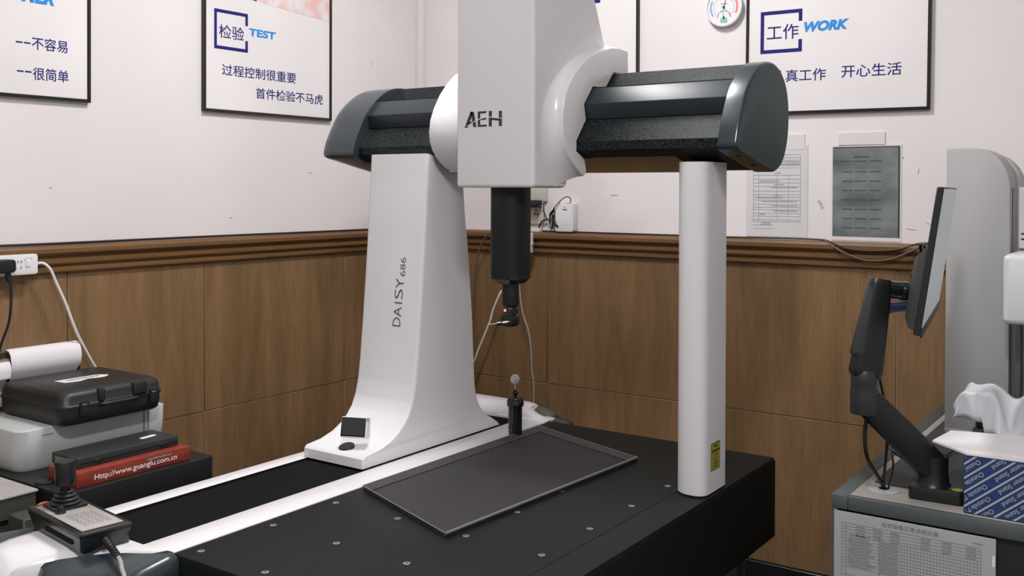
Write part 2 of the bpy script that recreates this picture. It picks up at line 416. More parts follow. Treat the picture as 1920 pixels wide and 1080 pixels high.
def fill_customer(t, o, xd, T):
    b = B(T); put_text(b, '--', o(1.492, .406), xd, ZD, .042, .004, bold=.01); put_text(b, '不容易', o(1.538, .392), xd, ZD, .108, .036, bold=.004)
    part('slogan_lettering', b, M['navy'], t); b = B(T); put_text(b, '--', o(1.495, .325), xd, ZD, .042, .004, bold=.01); put_text(b, '很简单', o(1.541, .306), xd, ZD, .108, .036, bold=.004)
    part('slogan_lettering', b, M['navy'], t)
    b = B(T); put_text(b, 'CUSTOMER', o(1.345, .523), xd, ZD, .26, .042, shear=.25, bold=.048); part('title_lettering', b, M['sky'], t)
def fill_test(t, o, xd, T):
    b = B(T); bracket(b, o, xd, 2.170, 2.313, .470, .604, .011, .510, .562); part('bracket', b, M['navy'], t); b = B(T)
    put_text(b, '检验', o(2.190, .508), xd, ZD, .106, .046, bold=.004)
    part('heading_lettering', b, M['navy'], t); b = B(T)
    put_text(b, '过程控制很重要', o(2.202, .383), xd, ZD, .334, .038, bold=.004); part('slogan_lettering', b, M['navy'], t); b = B(T); put_text(b, '首件检验不马虎', o(2.349, .315), xd, ZD, .322, .038, bold=.004)
    part('slogan_lettering', b, M['navy'], t)
    b = B(T); put_text(b, 'TEST', o(2.318, .530), xd, ZD, .122, .027, shear=.06, bold=.035); part('title_lettering', b, M['sky'], t)
    b = B(T)
    P = [o(a, z) for a, z in ((2.31, .668), (2.40, .651), (2.55, .641), (2.704, .633), (2.704, .80), (2.31, .80))]
    b.raw([(p[0]+.0004, p[1], p[2]) for p in P], [tuple(range(6))]); part('picture', b, M['pink'], t)
    b = B(T); P = [o(a, z) for a, z in ((2.26, .660), (2.33, .657), (2.352, .654), (2.345, .68), (2.33, .72), (2.25, .70))]
    b.raw([(p[0]+.0008, p[1], p[2]) for p in P], [tuple(range(6))]); part('picture', b, M['ink'], t)
def fill_work(t, o, xd, T):
    b = B(T); bracket(b, o, xd, -1.238, -1.096, .459, .600, .012, .500, .560); part('bracket', b, M['navy'], t); b = B(T)
    put_text(b, '工作', o(-1.216, .503), xd, ZD, .108, .050, bold=.004)
    part('heading_lettering', b, M['navy'], t); b = B(T)
    put_text(b, '认真工作', o(-1.196, .361), xd, ZD, .180, .040, bold=.004); part('slogan_lettering', b, M['navy'], t); b = B(T); put_text(b, '开心生活', o(-.966, .365), xd, ZD, .186, .040, bold=.004)
    part('slogan_lettering', b, M['navy'], t)
    b = B(T); put_text(b, 'WORK', o(-1.090, .521), xd, ZD, .146, .034, shear=.25, bold=.052); part('title_lettering', b, M['sky'], t)
def fill_plain(t, o, xd, T):
    b = B(T); rect(b, o(0, 0), xd, ZD, -2.20, -1.858, .697, .79); part('title_block', b, M['navy'], t)
poster('left', 1.128, 1.718, .253, 1.12, 'framed white poster at the left edge of the photo, two dashed slogan lines', fill_customer)
poster('left', 2.126, 2.715, .257, 1.12, 'framed white poster headed TEST inside a navy bracket', fill_test)
poster('back', -2.29, -1.697, .255, 1.12, 'framed poster mostly hidden behind the tall white head of the machine', fill_plain)
poster('back', -1.288, -.695, .254, 1.12, 'framed white poster headed WORK inside a navy bracket', fill_work, tilt=.008)

# round thermometer and hygrometer
t = thing('dial_thermometer', 'round white dial thermometer and humidity gauge beside the WORK poster', 'thermometer', (-1.364, YB, .562))
c = (-1.364, YB-.0005, .628)
part('case', B().lathe([(.060, 0), (.066, .004), (.067, .018), (.065, .023), (.061, .0235), (.059, .019), (0, .019)], c, (0, -1, 0), 48), M['plastw'], t)
part('dial', B().lathe([(.058, 0), (.058, .0005)], (c[0], c[1]-.0193, c[2]), (0, -1, 0), 40), M['dial'], t)
def arc(b, cx, cz, r, w, a0, a1, y, n=16):
    vs = []; fs = []
    for i in range(n+1):
        a = math.radians(a0+(a1-a0)*i/n)
        vs += [(cx+math.sin(a)*(r-w/2), y, cz+math.cos(a)*(r-w/2)), (cx+math.sin(a)*(r+w/2), y, cz+math.cos(a)*(r+w/2))]
    for i in range(n): fs.append((2*i, 2*i+1, 2*i+3, 2*i+2))
    return b.raw(vs, fs)
yy = c[1]-.0203
part('scale', arc(arc(B(), c[0], c[2], .048, .006, 235, 300, yy), c[0], c[2]-.035, .024, .0045, 275, 315, yy), M['meter_blue'], t, 'pale blue scale arcs')
part('scale', arc(arc(B(), c[0], c[2], .048, .006, 60, 118, yy), c[0], c[2]-.035, .024, .0045, 45, 88, yy), M['meter_red'], t, 'red scale arcs')
part('scale', arc(B(), c[0], c[2]-.035, .024, .005, -38, 38, yy), M['meter_green'], t, 'green scale arc')
bb = B()
for i in range(22):
    a = math.radians(-125+250*i/21); r = .037
    if abs(math.degrees(a)) < 128: rect(bb, (c[0]+math.sin(a)*r-.002, yy+.0006, c[2]+math.cos(a)*r-.0015), XD, ZD, 0, .004, 0, .003)
for i in range(40):
    a = math.radians(-128+256*i/39); p = Vector((c[0]+math.sin(a)*.054, yy+.0006, c[2]+math.cos(a)*.054))
    rect(bb, p, (math.cos(a), 0, -math.sin(a)), (math.sin(a), 0, math.cos(a)), -.0004, .0004, 0, .003)
rect(bb, (c[0], yy+.0006, c[2]), XD, ZD, -.012, .012, .010, .015)
part('markings', bb, M['faintink'], t)
n_ = Vector((math.sin(.25), 0, math.cos(.25)))
part('needle', B().cyl((c[0], yy-.001, c[2]), tuple(Vector((c[0], yy-.001, c[2]))+n_*.045), .0012, .0004, 8).cyl((c[0], yy+.001, c[2]), (c[0], yy-.004, c[2]), .0042), M['ink'], t)
part('small_needle', B().cyl((c[0], yy-.001, c[2]-.035), (c[0]-.003, yy-.001, c[2]-.015), .0008, .0004, 8).cyl((c[0], yy+.001, c[2]-.035), (c[0], yy-.003, c[2]-.035), .0036), M['black'], t)
part('name_plate', B().box(c[0]-.012, c[0]+.012, yy-.0008, yy+.001, c[2]-.052, c[2]-.037), M['meter_green'], t)

# sheets taped to the back wall
rnd = random.Random(3)
t = thing('printed_form_sheet', 'white printed table sheet in a clear sleeve taped behind the right support post', 'sheet', (-1.18, YB, -.158))
part('sheet', B().box(-1.287, -1.075, YB-.0022, YB-.0004, -.157, .150), M['paper2'], t)
bb = B(); o_ = (0, YB-.0024, 0)
for z in [.118, .108, .10, .09, .082, .074, .05, .036, .024, .012, -.004, -.016, -.024, -.034, -.048, -.058, -.066, -.078, -.088, -.100, -.106]: rect(bb, o_, XD, ZD, -1.262, -1.10, z, z+.0011)
for x in (-1.262, -1.243, -1.10): rect(bb, o_, XD, ZD, x, x+.001, -.106, .118)
for x in (-1.18, -1.14): rect(bb, o_, XD, ZD, x, x+.0008, -.106, .05)
for z in (-.130, -.118): rect(bb, o_, XD, ZD, -1.262, -1.19, z, z+.0009)
for z, a, b_ in ((.093, -1.16, -1.103), (.084, -1.18, -1.103), (.055, -1.19, -1.165), (.028, -1.24, -1.17), (.016, -1.19, -1.155), (.006, -1.2, -1.11), (-.020, -1.19, -1.17), (-.028, -1.25, -1.16), (-.04, -1.23, -1.11), (-.055, -1.2, -1.11), (-.072, -1.19, -1.11), (-.084, -1.24, -1.22), (-.112, -1.235, -1.20), (-.118, -1.235, -1.20)): scribble(bb, o_, XD, ZD, a, b_, z, .0045, rnd)
part('printing', bb, M['formink'], t)
part('tape', B().box(-1.14, -1.085, YB-.003, YB-.0004, .135, .185, T=None), M['tape'], t)
t = thing('taped_notice_sheet', 'grey photocopied notice in a clear sleeve taped right of the white form sheet', 'sheet', (-.89, YB, -.163))
part('sleeve', B().box(-.998, -.779, YB-.002, YB-.0003, -.161, .146), M['tape'], t)
part('sheet', B().box(-.993, -.785, YB-.0032, YB-.0021, -.148, .140), M['sheetgrey'], t)
bb = B(); o_ = (0, YB-.0034, 0)
scribble(bb, o_, XD, ZD, -.925, -.878, .104, .006, rnd)
for i in range(8):
    z = .092-.030*i-(.004 if i else 0); 
    for a, b_ in ((-.962, -.930), (-.922, -.885), (-.875, -.84)): scribble(bb, o_, XD, ZD, a, b_, z, .0036, rnd)
part('printing', bb, M['noteink'], t)
part('dark_edge', B().box(-.789, -.784, YB-.0034, YB-.0021, -.148, .140).box(-.99, -.789, YB-.0034, YB-.0021, .1365, .140), M['ink'], t)
part('tape', B().box(-.975, -.83, YB-.0045, YB-.0003, .146, .185), M['tape'], t)

# cables along the top of the rail
solo('wall_cable', B().tube([(XL+.030, 1.2, -.159), (XL+.026, 1.6, -.161), (XL+.03, 2.1, -.160), (XL+.026, 2.6, -.161), (XL+.03, 3.1, -.161)], .0035), M['black'], 'thin dark cable lying along the wood rail of the poster wall at left', 'cable')
solo('wall_cable', B().tube([(-2.10, YB-.03, -.161), (-1.7, YB-.024, -.1615), (-1.5, YB-.03, -.161), (-1.35, YB-.026, -.1615), (-1.15, YB-.02, -.160), (-1.02, YB-.022, -.161), (-.985, YB-.035, -.170), (-.93, YB-.048, -.186), (-.86, YB-.048, -.190), (-.78, YB-.044, -.183), (-.72, YB-.030, -.163), (-.66, YB-.02, -.1615)], .003), M['black'], 'thin dark cable along the back rail, sagging below the taped sheets', 'cable')
solo('wall_cable', B().tube([(-1.01, YB-.028, -.1615), (-.96, YB-.046, -.190), (-.90, YB-.046, -.214), (-.86, YB-.047, -.220), (-.80, YB-.045, -.213), (-.74, YB-.045, -.186), (-.70, YB-.03, -.161)], .0028), M['cablebrown'], 'brown cable drooping across the back rail under the grey notice', 'cable')

# sockets, adapter, router by the corner of the machine head
t = thing('wall_socket', 'beige wall socket plate half hidden behind the black vertical ram', 'socket', (-2.145, YB, -.135))
part('plate', B().box(-2.195, -2.108, YB-.010, YB-.0003, -.135, -.048, .003), M['beige'], t)
part('plate', B().box(-2.195, -2.094, YB-.012, YB-.0003, -.047, .045, .003), M['beige'], t)
bb = B()
for x, z, a in ((-2.142, -.083, 0), (-2.148, -.097, .5), (-2.134, -.097, -.5)):
    bb.box(-.0022, .0022, -.001, .0006, -.005, .005, T=Matrix.Translation((x, YB-.0103, z)) @ Matrix.Rotation(a, 4, 'Y'))
part('socket_hole', bb, M['blackmatte'], t)
solo('plug_adapter', B().rbox(-2.18, -2.112, YB-.050, YB-.012, -.070, -.042, .006, .003, 'y').tube([(-2.112, YB-.035, -.055), (-2.095, YB-.03, -.056), (-2.098, YB-.022, -.085), (-2.085, YB-.02, -.115), (-2.07, YB-.018, -.125)], .0022), M['black'], 'black plug adapter on the beige wall socket', 'adapter')
solo('cable_bundle', B().tube([(-2.085, YB-.012, -.115), (-2.11, YB-.018, -.125), (-2.125, YB-.016, -.15)], .003).tube([(-2.06, YB-.02, -.10), (-2.055, YB-.028, -.13), (-2.062, YB-.02, -.152), (-2.075, YB-.014, -.13), (-2.07, YB-.02, -.095), (-2.05, YB-.02, -.075)], .003)
     .tube([(-2.075, YB-.016, -.10), (-2.062, YB-.012, -.085), (-2.044, YB-.022, -.095), (-2.035, YB-.036, -.13), (-2.026, YB-.034, -.143), (-2.045, YB-.026, -.138), (-2.058, YB-.018, -.112)], .0045).tube([(-2.058, YB-.022, -.10), (-2.046, YB-.026, -.12), (-2.036, YB-.036, -.14)], .006), M['black'], 'tied bundle of thin black cable between socket and white router', 'cable')
t = thing('wifi_router', 'small white upright box with a black cable, standing on the back rail', 'router', (-1.998, YB-.02, -.165))
part('body', B().rbox(-2.038, -1.958, YB-.036, YB-.003, -.161, -.050, .008, .002, 'y'), M['plastw'], t)
part('base', B().box(-2.035, -1.961, YB-.034, YB-.004, -.165, -.161), M['black'], t)
bb = B(); rect(bb, (0, YB-.0362, 0), XD, ZD, -2.005, -1.985, -.079, -.074); rect(bb, (0, YB-.0362, 0), XD, ZD, -2.0, -1.99, -.068, -.066); rect(bb, (0, YB-.0362, 0), XD, ZD, -1.985, -1.965, -.0525, -.0505)
part('marking', bb, M['greyink'], t)
solo('router_cable', B().tube([(-1.979, YB-.02, -.048), (-1.979, YB-.02, -.035), (-1.988, YB-.03, -.028), (-2.005, YB-.034, -.036), (-2.02, YB-.042, -.052), (-2.04, YB-.044, -.075), (-2.055, YB-.03, -.095)], .0018), M['blackmatte'], 'thin dark cable looping into the top of the white router', 'cable')
solo('power_strip', B().rbox(-2.175, -2.132, YB-.062, YB-.042, -.246, -.168, .005, .002, 'x').box(-2.134, -2.129, YB-.058, YB-.047, -.215, -.205), M['plastw'], 'white upright power strip on the back rail behind the ram', 'power strip')
solo('hanging_cable', B().tube([(-2.165, 3.198, -.244), (-2.200, 3.2, -.285), (-2.236, 3.195, -.335), (-2.255, 3.19, -.385), (-2.27, 3.18, -.409), (-2.303, 3.18, -.475), (-2.318, 3.18, -.52), (-2.337, 3.18, -.562), (-2.387, 3.18, -.669), (-2.41, 3.185, -.76), (-2.41, 3.19, -1.2), (-2.40, 3.19, -1.40)], .0042), M['plastw'], 'white cable hanging slantwise behind the probe and column', 'cable')
solo('hanging_cable', B().tube([(-2.20, 3.2, -.246), (-2.19, 3.2, -.40), (-2.175, 3.2, -.486), (-2.150, 3.2, -.546), (-2.137, 3.2, -.62), (-2.132, 3.2, -.70), (-2.122, 3.2, -.811), (-2.12, 3.2, -1.40)], .0035), M['cablegrey'], 'dull grey cable hanging down the panelling behind the white ball', 'cable')
solo('hanging_cable', B().tube([(-2.26, 3.2, -.160), (-2.325, 3.19, -.172), (-2.37, 3.195, -.214), (-2.401, 3.2, -.289), (-2.42, 3.21, -.40), (-2.44, 3.21, -.9), (-2.44, 3.21, -1.40)], .003), M['cablebrown'], 'brown cable curving over the back rail beside the white column', 'cable')

# ================================================================== coordinate measuring machine
ZT = -.70
cmm = thing('measuring_machine', 'large white and dark bridge measuring machine with granite table in the room corner', 'machine', (-1.45, 1.9, FL))
# granite table with its dark sides, a scribed line and threaded inserts
gt = part('granite_table', B().mark(0).box(-1.620, -.920, 1.19, 2.53, -.910, ZT, .004, 2), M['granite_top'], cmm)
part('table_skirt', B().box(-1.615, -.9185, 1.1885, 2.529, -.905, -.7085), M['granite_side'], gt)
part('scribed_line', B().box(-1.0005, -.9985, 1.195, 2.525, ZT-.002, ZT+.0003), M['blackmatte'], gt)
ins0 = None
for i in range(4):
    for j in range(7):
        x = -1.584+.1825*i; y = 1.41+.1815*(j-1)
        if y > 2.5: continue
        if ins0 is None:
            b = B()
            for k in range(1): b.lathe([(.0072, -.004), (.0072, .0006), (.0062, .0010), (.0036, .0010), (.0030, -.0015), (0, -.0015)], (x, y, ZT), (0, 0, 1), 16)
            ins0 = part('threaded_insert', b, M['brass'], gt, 'steel threaded insert'); ix, iy = x, y
        else:
            o = ins0.copy(); COL.objects.link(o); o.parent = gt; o.location = (x-ix, y-iy, 0)
# stand
st = part('stand', B().box(-1.58, -.97, 1.24, 1.30, -1.36, -.912, .004).box(-1.58, -.97, 2.40, 2.46, -1.36, -.912, .004).box(-1.0, -.94, 1.30, 2.40, -1.36, -1.30, .004).box(-1.58, -1.52, 1.30, 2.40, -1.36, -1.30, .004), M['deskgrey'], cmm)
for x, y in ((-1.55, 1.27), (-1.0, 1.27), (-1.55, 2.43), (-1.0, 2.43)):
    part('levelling_foot', B().lathe([(.035, 0), (.035, .015), (.012, .02), (.012, .062)], (x, y, FL), (0, 0, 1), 20), M['steel'], st)
# white guide way along the granite's edge
part('guide_frame', B().box(-1.708, -1.622, 1.185, 2.515, -.90, ZT, .003, 2).box(-1.966, -1.914, 1.185, 2.515, -.90, ZT, .003, 2).box(-1.914, -1.708, 1.185, 2.515, -.90, -.735), M['white'], cmm)
# pleated bellows: one folded sheet either side of the bridge foot
def bellows(y0, y1):
    pr = []; n = int((y1-y0)/.006); 
    for i in range(n+1):
        y = y0+(y1-y0)*i/n; pr.append((y, -.7045 if i % 2 else -.7075))
    return B().prism(pr+[(y1, -.734), (y0, -.734)], 'x', -1.9135, -1.7085)
part('channel_liner', B().box(-1.9142, -1.9120, 1.197, 2.50, -.734, -.7008).box(-1.7100, -1.7078, 1.197, 2.50, -.734, -.7008), M['blackmatte'], cmm)
part('bellows', bellows(1.199, 1.84), M['blackmatte'], cmm, smooth=0)
part('bellows', bellows(2.37, 2.50), M['blackmatte'], cmm, smooth=0)

def lerp(a, b, t): return a+(b-a)*t
def interp(pts, z):
    """y at height z along a list of (y, z)"""
    for (y0, z0), (y1, z1) in zip(pts[:-1], pts[1:]):
        if min(z0, z1) <= z <= max(z0, z1): return lerp(y0, y1, (z-z0)/(z1-z0) if z1 != z0 else 0)
    return pts[-1][0] if abs(z-pts[-1][1]) < abs(z-pts[0][1]) else pts[0][0]
# left bridge column: profile sweeps out to a flat foot
front = [(1.815, -.699), (1.817, -.676), (1.824, -.670), (1.871, -.664), (1.914, -.652), (1.945, -.636), (1.968, -.618), (1.988, -.595), (2.002, -.566), (2.013, -.525), (2.021, -.470), (2.030, -.380), (2.040, -.270), (2.050, -.150), (2.056, -.060), (2.062, .02), (2.066, .084)]
back = [(2.405, -.699), (2.392, -.688), (2.365, -.672), (2.335, -.652), (2.312, -.628), (2.297, -.600), (2.289, -.565), (2.285, -.52), (2.277, -.38), (2.264, -.25), (2.251, -.145), (2.240, -.07), (2.233, 0), (2.20, .03), (2.19, .0612)]
zs = sorted(set([z for _, z in front]+[z for _, z in back if z < .05]))
rg = []
XA, XB = -1.925, -1.715
for z in zs:
    yf = interp(front, z); yb = interp(back, z) if z < .0 else 2.233
    r = .010 if z > -.67 else .004; K = 4
    ring = []
    for cx, cy, s0 in ((XB-r, yf+r, -90), (XB-r*1.6, yb-r*1.6, 0), (XA+r, yb-r, 90), (XA+r, yf+r, 180)):
        rr = r*1.6 if s0 == 0 else r
        for k in range(K+1):
            a = math.radians(s0+90*k/K); ring.append((cx+rr*math.cos(a), cy+rr*math.sin(a), z if z < .05 else .095-.216*(cy+rr*math.sin(a)-2.068)))
    rg.append(ring)
lc = part('bridge_column', B().rings(rg), M['white_satin'], cmm, smooth=35)
# machine name on the column's front face, reading upwards, following the slope of that face
def up_text(b, s_, x_right, z0, length, height, bold):
    vs, fs = text_verts(s_, 0, bold)
    a0 = min(v[0] for v in vs); a1 = max(v[0] for v in vs); b0 = min(v[1] for v in vs); b1 = max(v[1] for v in vs)
    P = []
    for v in vs:
        z = z0+(v[0]-a0)/(a1-a0)*length; x = x_right-(v[1]-b0)/(b1-b0)*height
        P.append((x, interp(front, z)-(.0009 if v[2] > 0 else .0002), z))
    b.raw(P, fs)
b = B()
up_text(b, 'D', -1.7815, -.372, .0235, .0265, -.016); up_text(b, 'A', -1.7800, -.346, .026, .0265, -.016); up_text(b, 'I', -1.7790, -.3105, .0030, .0265, -.012)
up_text(b, 'S', -1.7790, -.298, .0255, .0280, -.016); up_text(b, 'Y', -1.7780, -.2695, .0265, .0270, -.016)
up_text(b, '686', -1.7745, -.2365, .0500, .0185, -.018)
part('lettering', b, M['ink'], lc)
# little tilted display and its round base on the foot
T = Matrix.Translation((-1.783, 1.857, -.612)) @ Matrix.Rotation(math.radians(22), 4, 'Z') @ Matrix.Rotation(math.radians(-14), 4, 'X')
dp = part('display', B(T).rbox(-.036, .036, -.003, .020, -.026, .027, .004, .002, 'y'), M['plastw'], cmm)
part('display_screen', B(T).box(-.0345, .0315, -.0042, -.0025, -.0225, .0250, .001), M['black'], dp)
part('display_glass', B(T).box(-.0315, .0285, -.0046, -.0040, -.0185, .0215), M['screen'], dp)
part('display_clip', B(T).box(.0325, .0368, -.0036, .004, .018, .026), M['meter_blue'], dp, 'small blue corner mark')
T = Matrix.Translation((-1.806, 1.853, -.6635)) @ Matrix.Rotation(math.radians(14), 4, 'X')
part('display_base', B(T).lathe([(.0205, -.006), (.0205, .002), (.019, .0035), (0, .0035)], (0, 0, 0), (0, 0, 1), 28), M['black'], cmm)

# right support post: flat on its right side, rounded in front
pr = []
for k in range(9):                                   # rounded front, left to right
    a = math.radians(180+90*k/8); pr.append((-.9600+.044*math.cos(a), 2.130+.041*math.sin(a)))
for k in range(7):
    a = math.radians(270+78*k/6); pr.append((-.9500+.0245*math.cos(a), 2.1135+.0245*math.sin(a)))
pr += [(-.9250, 2.119), (-.9250, 2.212), (-.929, 2.216), (-1.000, 2.216), (-1.004, 2.212)]
po = part('support_post', B().prism(pr, 'z', ZT+.004, .064), M['white_satin'], cmm, smooth=30)
part('post_shoe', B().prism([(x*.995-.0048, y) for x, y in pr], 'z', ZT, ZT+.004), M['blackmatte'], po)
lb = part('warning_label', B().rbox(-.9252, -.9244, 2.129, 2.180, -.646, -.583, .003, 0, 'x'), M['ink'], po)
lb = part('warning_label', B().rbox(-.9252, -.9240, 2.131, 2.178, -.644, -.585, .003, 0, 'x'), M['yellowlab'], po, 'yellow printed label')
b = B(); o_ = (-.9240, 0, 0)
rect(b, o_, YD, ZD, 2.131, 2.178, -.6035, -.5995, .0004)
rnd = random.Random(5)
scribble(b, o_, YD, ZD, 2.145, 2.165, -.594, .006, rnd); scribble(b, o_, YD, ZD, 2.142, 2.168, -.632, .003, rnd); scribble(b, o_, YD, ZD, 2.142, 2.168, -.639, .003, rnd)
rect(b, o_, YD, ZD, 2.1475, 2.149, -.625, -.609, .0004); rect(b, o_, YD, ZD, 2.160, 2.1615, -.625, -.609, .0004); rect(b, o_, YD, ZD, 2.1475, 2.1615, -.6105, -.609, .0004); rect(b, o_, YD, ZD, 2.1475, 2.1615, -.625, -.6235, .0004)
part('label_printing', b, M['ink'], po)

# beam: stepped black granite bar with a grey cover on its front rail
gp = [(2.088, .0955), (2.088, .117), (2.124, .160), (2.132, .172), (2.150, .176), (2.166, .256), (2.231, .2565), (2.271, .300), (2.36, .300), (2.375, .20), (2.36, .06), (2.322, .048), (2.281, .048), (2.13, .0805)]
bm_ = part('beam', B().prism(gp, 'x', -2.0, -.875), M['granite'], cmm, smooth=20)
part('rail_cover', B().prism([(2.134, .1735), (2.124, .211), (2.162, .2535), (2.200, .2545), (2.200, .1735)], 'x', -1.995, -.878, .0015), M['railcover'], bm_)
part('beam_underside_cover', B().prism([(2.135, .0775), (2.270, .0475), (2.300, .0440), (2.300, .0490), (2.135, .0805)], 'x', -1.73, -1.02), M['blackgloss'], bm_)
# end caps, the same swept outline left and right
capP = [(2.263, .302), (2.230, .296), (2.198, .283), (2.156, .254), (2.124, .222), (2.100, .184), (2.078, .142), (2.068, .112), (2.0655, .100), (2.069, .091), (2.080, .086), (2.121, .077), (2.202, .060), (2.281, .045), (2.305, .044), (2.330, .052), (2.361, .073), (2.386, .113), (2.396, .159), (2.395, .205), (2.380, .250), (2.345, .284), (2.302, .300)]
def smooth_ring(P, n=72):
    Q = []; m_ = len(P)
    for i in range(m_):
        a, b, c, d = (Vector(P[(i+j-1) % m_]) for j in range(4))
        for k in range(4):
            t = k/4; Q.append(tuple(.5*((2*b)+(c-a)*t+(2*a-5*b+4*c-d)*t*t+(3*b-a-3*c+d)*t**3)))
    return Q
capS = smooth_ring(capP)
cyc, czc = 2.235, .165
def capring(x, s): 
    out = []
    for y, z in capS:
        d = Vector((y-cyc, z-czc)); L = d.length; out.append((x, cyc+d.x*(L-s)/L, czc+d.y*(L-s)/L))
    return out
rc = part('end_cap', B().rings([capring(-.886, 0), capring(-.847, 0), capring(-.8435, .0010), capring(-.8412, .0032), capring(-.8405, .006)], True, False).rings([capring(-.8435, .004), capring(-.8435, .02)], True, True), [M['cap']], cmm, smooth=40)
part('end_face', B().rings([capring(-.8440, .0058), capring(-.8404, .0058), capring(-.8398, .0066)]), M['capface'], rc)
for y, z in ((2.125, .0758), (2.215, .0568)):
    part('screw', B().lathe([(.0055, -.004), (.0055, .0012), (.003, .0014), (.003, -.001), (0, -.001)], (-.8605, y, z), (0, -.2, -1), 14), M['black'], rc)
lcp = part('end_cap', B().rings([capring(-2.122, .030), capring(-2.121, .016), capring(-2.114, .006), capring(-2.098, .001), capring(-2.08, 0), capring(-1.990, 0)]), M['cap'], cmm, smooth=40)
part('screw', B().lathe([(.0055, -.004), (.0055, .0012), (.003, .0014), (.003, -.001), (0, -.001)], (-2.0, 2.125, .0758), (0, -.2, -1), 14), M['black'], lcp)

# carriage head: tall box with flared collars around the beam
cut = [(2.345, .307), (2.268, .3045), (2.226, .260), (2.161, .258), (2.119, .211), (2.127, .172), (2.083, .119), (2.083, .093), (2.122, .075), (2.130, .046)]
PcR = [(2.345, .368), (2.30, .371), (2.255, .3665), (2.187, .348), (2.145, .331), (2.109, .309), (2.075, .282), (2.047, .251), (2.030, .222), (2.021, .190), (2.019, .160), (2.023, .130), (2.033, .105), (2.048, .083), (2.073, .061), (2.100, .042), (2.119, .033)]
PoR = [(2.345, .384), (2.31, .382), (2.275, .3765), (2.205, .357), (2.140, .334), (2.092, .312), (2.052, .285), (2.012, .247), (1.990, .216), (1.976, .185), (1.969, .155), (1.968, .122), (1.971, .090), (1.979, .062), (1.996, .037), (2.020, .018), (2.045, .006)]
def collar(xc, xo, Pc, Po):
    """cheek plane xc (beam passes through its cut), concave flare to the box side at xo"""
    b = B(); n = len(Pc); K = 9; s = 1 if xc > xo else -1
    rows = [[(xc, y, z) for y, z in Pc]]
    e = .0035
    def off(P, d):
        out = []
        for y, z in P:
            v = Vector((y-2.28, z-.17)); L = v.length; out.append((2.28+v.x*(L+d)/L, .17+v.y*(L+d)/L))
        return out
    base = off(Pc, 0)
    rows = [[(xc, y, z) for y, z in off(Pc, -e)], [(xc-s*e*.3, y, z) for y, z in off(Pc, -e*.3)], [(xc-s*e, y, z) for y, z in base]]
    for k in range(1, K+1):
        t = k/K*PI/2; q = 1-math.cos(t); X = xc-s*e-(s*(abs(xc-xo)-e))*math.sin(t)
        rows.append([(X, lerp(a[0], c_[0], q), lerp(a[1], c_[1], q)) for a, c_ in zip(base, Po)])
    vs = [p for r in rows for p in r]; fs = []
    for i in range(len(rows)-1):
        for k in range(n-1): fs.append((i*n+k, i*n+k+1, (i+1)*n+k+1, (i+1)*n+k))
    # cheek with the stepped cut, and the thickness of the cut
    o = len(vs); inner = [(xc, y, z) for y, z in cut]; deep = [(xc-s*.03, y, z) for y, z in cut]
    vs += inner+deep; m_ = len(cut)
    fs.append(tuple(list(range(n-1, -1, -1))+[o+i for i in range(m_)]))
    for i in range(m_-1): fs.append((o+i, o+i+1, o+m_+i+1, o+m_+i))
    return b.raw(vs, fs)
side = [(1.950, .0035), (2.088, .0035), (2.094, .010), (2.097, .022), (2.105, .030), (2.120, .035), (2.130, .048), (2.13, .09), (2.35, .20), (2.352, .30), (2.283, .376), (2.231, .489), (2.19, .58), (2.14, .70), (2.09, .84), (2.08, .90), (1.950, .90)]
hb = B()
sm = bmesh.new(); n = len(side)
lo = [sm.verts.new((-1.528, y, z)) for y, z in side]; hi = [sm.verts.new((-1.297, y, z)) for y, z in side]
sm.faces.new(lo); sm.faces.new(hi[::-1])
for i in range(n): sm.faces.new((lo[i], lo[(i+1) % n], hi[(i+1) % n], hi[i]))
bmesh.ops.recalc_face_normals(sm, faces=sm.faces)
es = [e for e in sm.edges if all(abs(v.co.y-1.95) < 1e-5 for v in e.verts) and abs(e.verts[0].co.z-e.verts[1].co.z) > .1 or all(abs(v.co.z-.0035) < 1e-5 for v in e.verts)]
bmesh.ops.bevel(sm, geom=es, offset=.009, segments=5, profile=.5, affect='EDGES')
hb.bm(sm)
hd = part('carriage_head', hb, M['white'], cmm, smooth=50)
part('right_collar', collar(-1.260, -1.2975, PcR, PoR), M['white'], hd, smooth=50)
PcL = [(2.345, .366), (2.30, .364), (2.245, .352), (2.190, .333), (2.150, .313), (2.115, .285), (2.085, .253), (2.060, .215), (2.045, .182), (2.040, .150), (2.043, .125), (2.055, .102), (2.070, .084), (2.090, .068), (2.112, .055), (2.135, .047), (2.14, .046)]
part('left_collar', collar(-1.692, -1.5275, PcL, [(y-.012*(1 if 0 < i < 15 else 0), z+(.006 if i < 6 else -.008)) for i, (y, z) in enumerate(PcL)]), M['white'], hd, smooth=50)
# emblem: three letters cut by a swoosh
def flat(b, P, y=1.9494):
    n = len(P); vs = [(x, y, z) for x, z in P]+[(x, y+.0004, z) for x, z in P]
    return b.raw(vs, [tuple(range(n))]+[(i, (i+1) % n, n+(i+1) % n, n+i) for i in range(n)])
b = B(); X0, Zb, Zt_ = -1.5015, .1520, .1885
# A
flat(b, [(X0, Zb-.001), (X0+.0095, Zb-.001), (X0+.0265, Zt_-.003), (X0+.0215, Zt_+.0012), (X0+.0180, Zt_+.0012)]); flat(b, [(X0+.0180, Zt_+.0012), (X0+.0285, Zt_+.0012), (X0+.0365, Zb), (X0+.0270, Zb), (X0+.0215, Zt_-.010)])
flat(b, [(X0+.009, Zb+.0075), (X0+.030, Zb+.0095), (X0+.029, Zb+.0145), (X0+.013, Zb+.0125)])
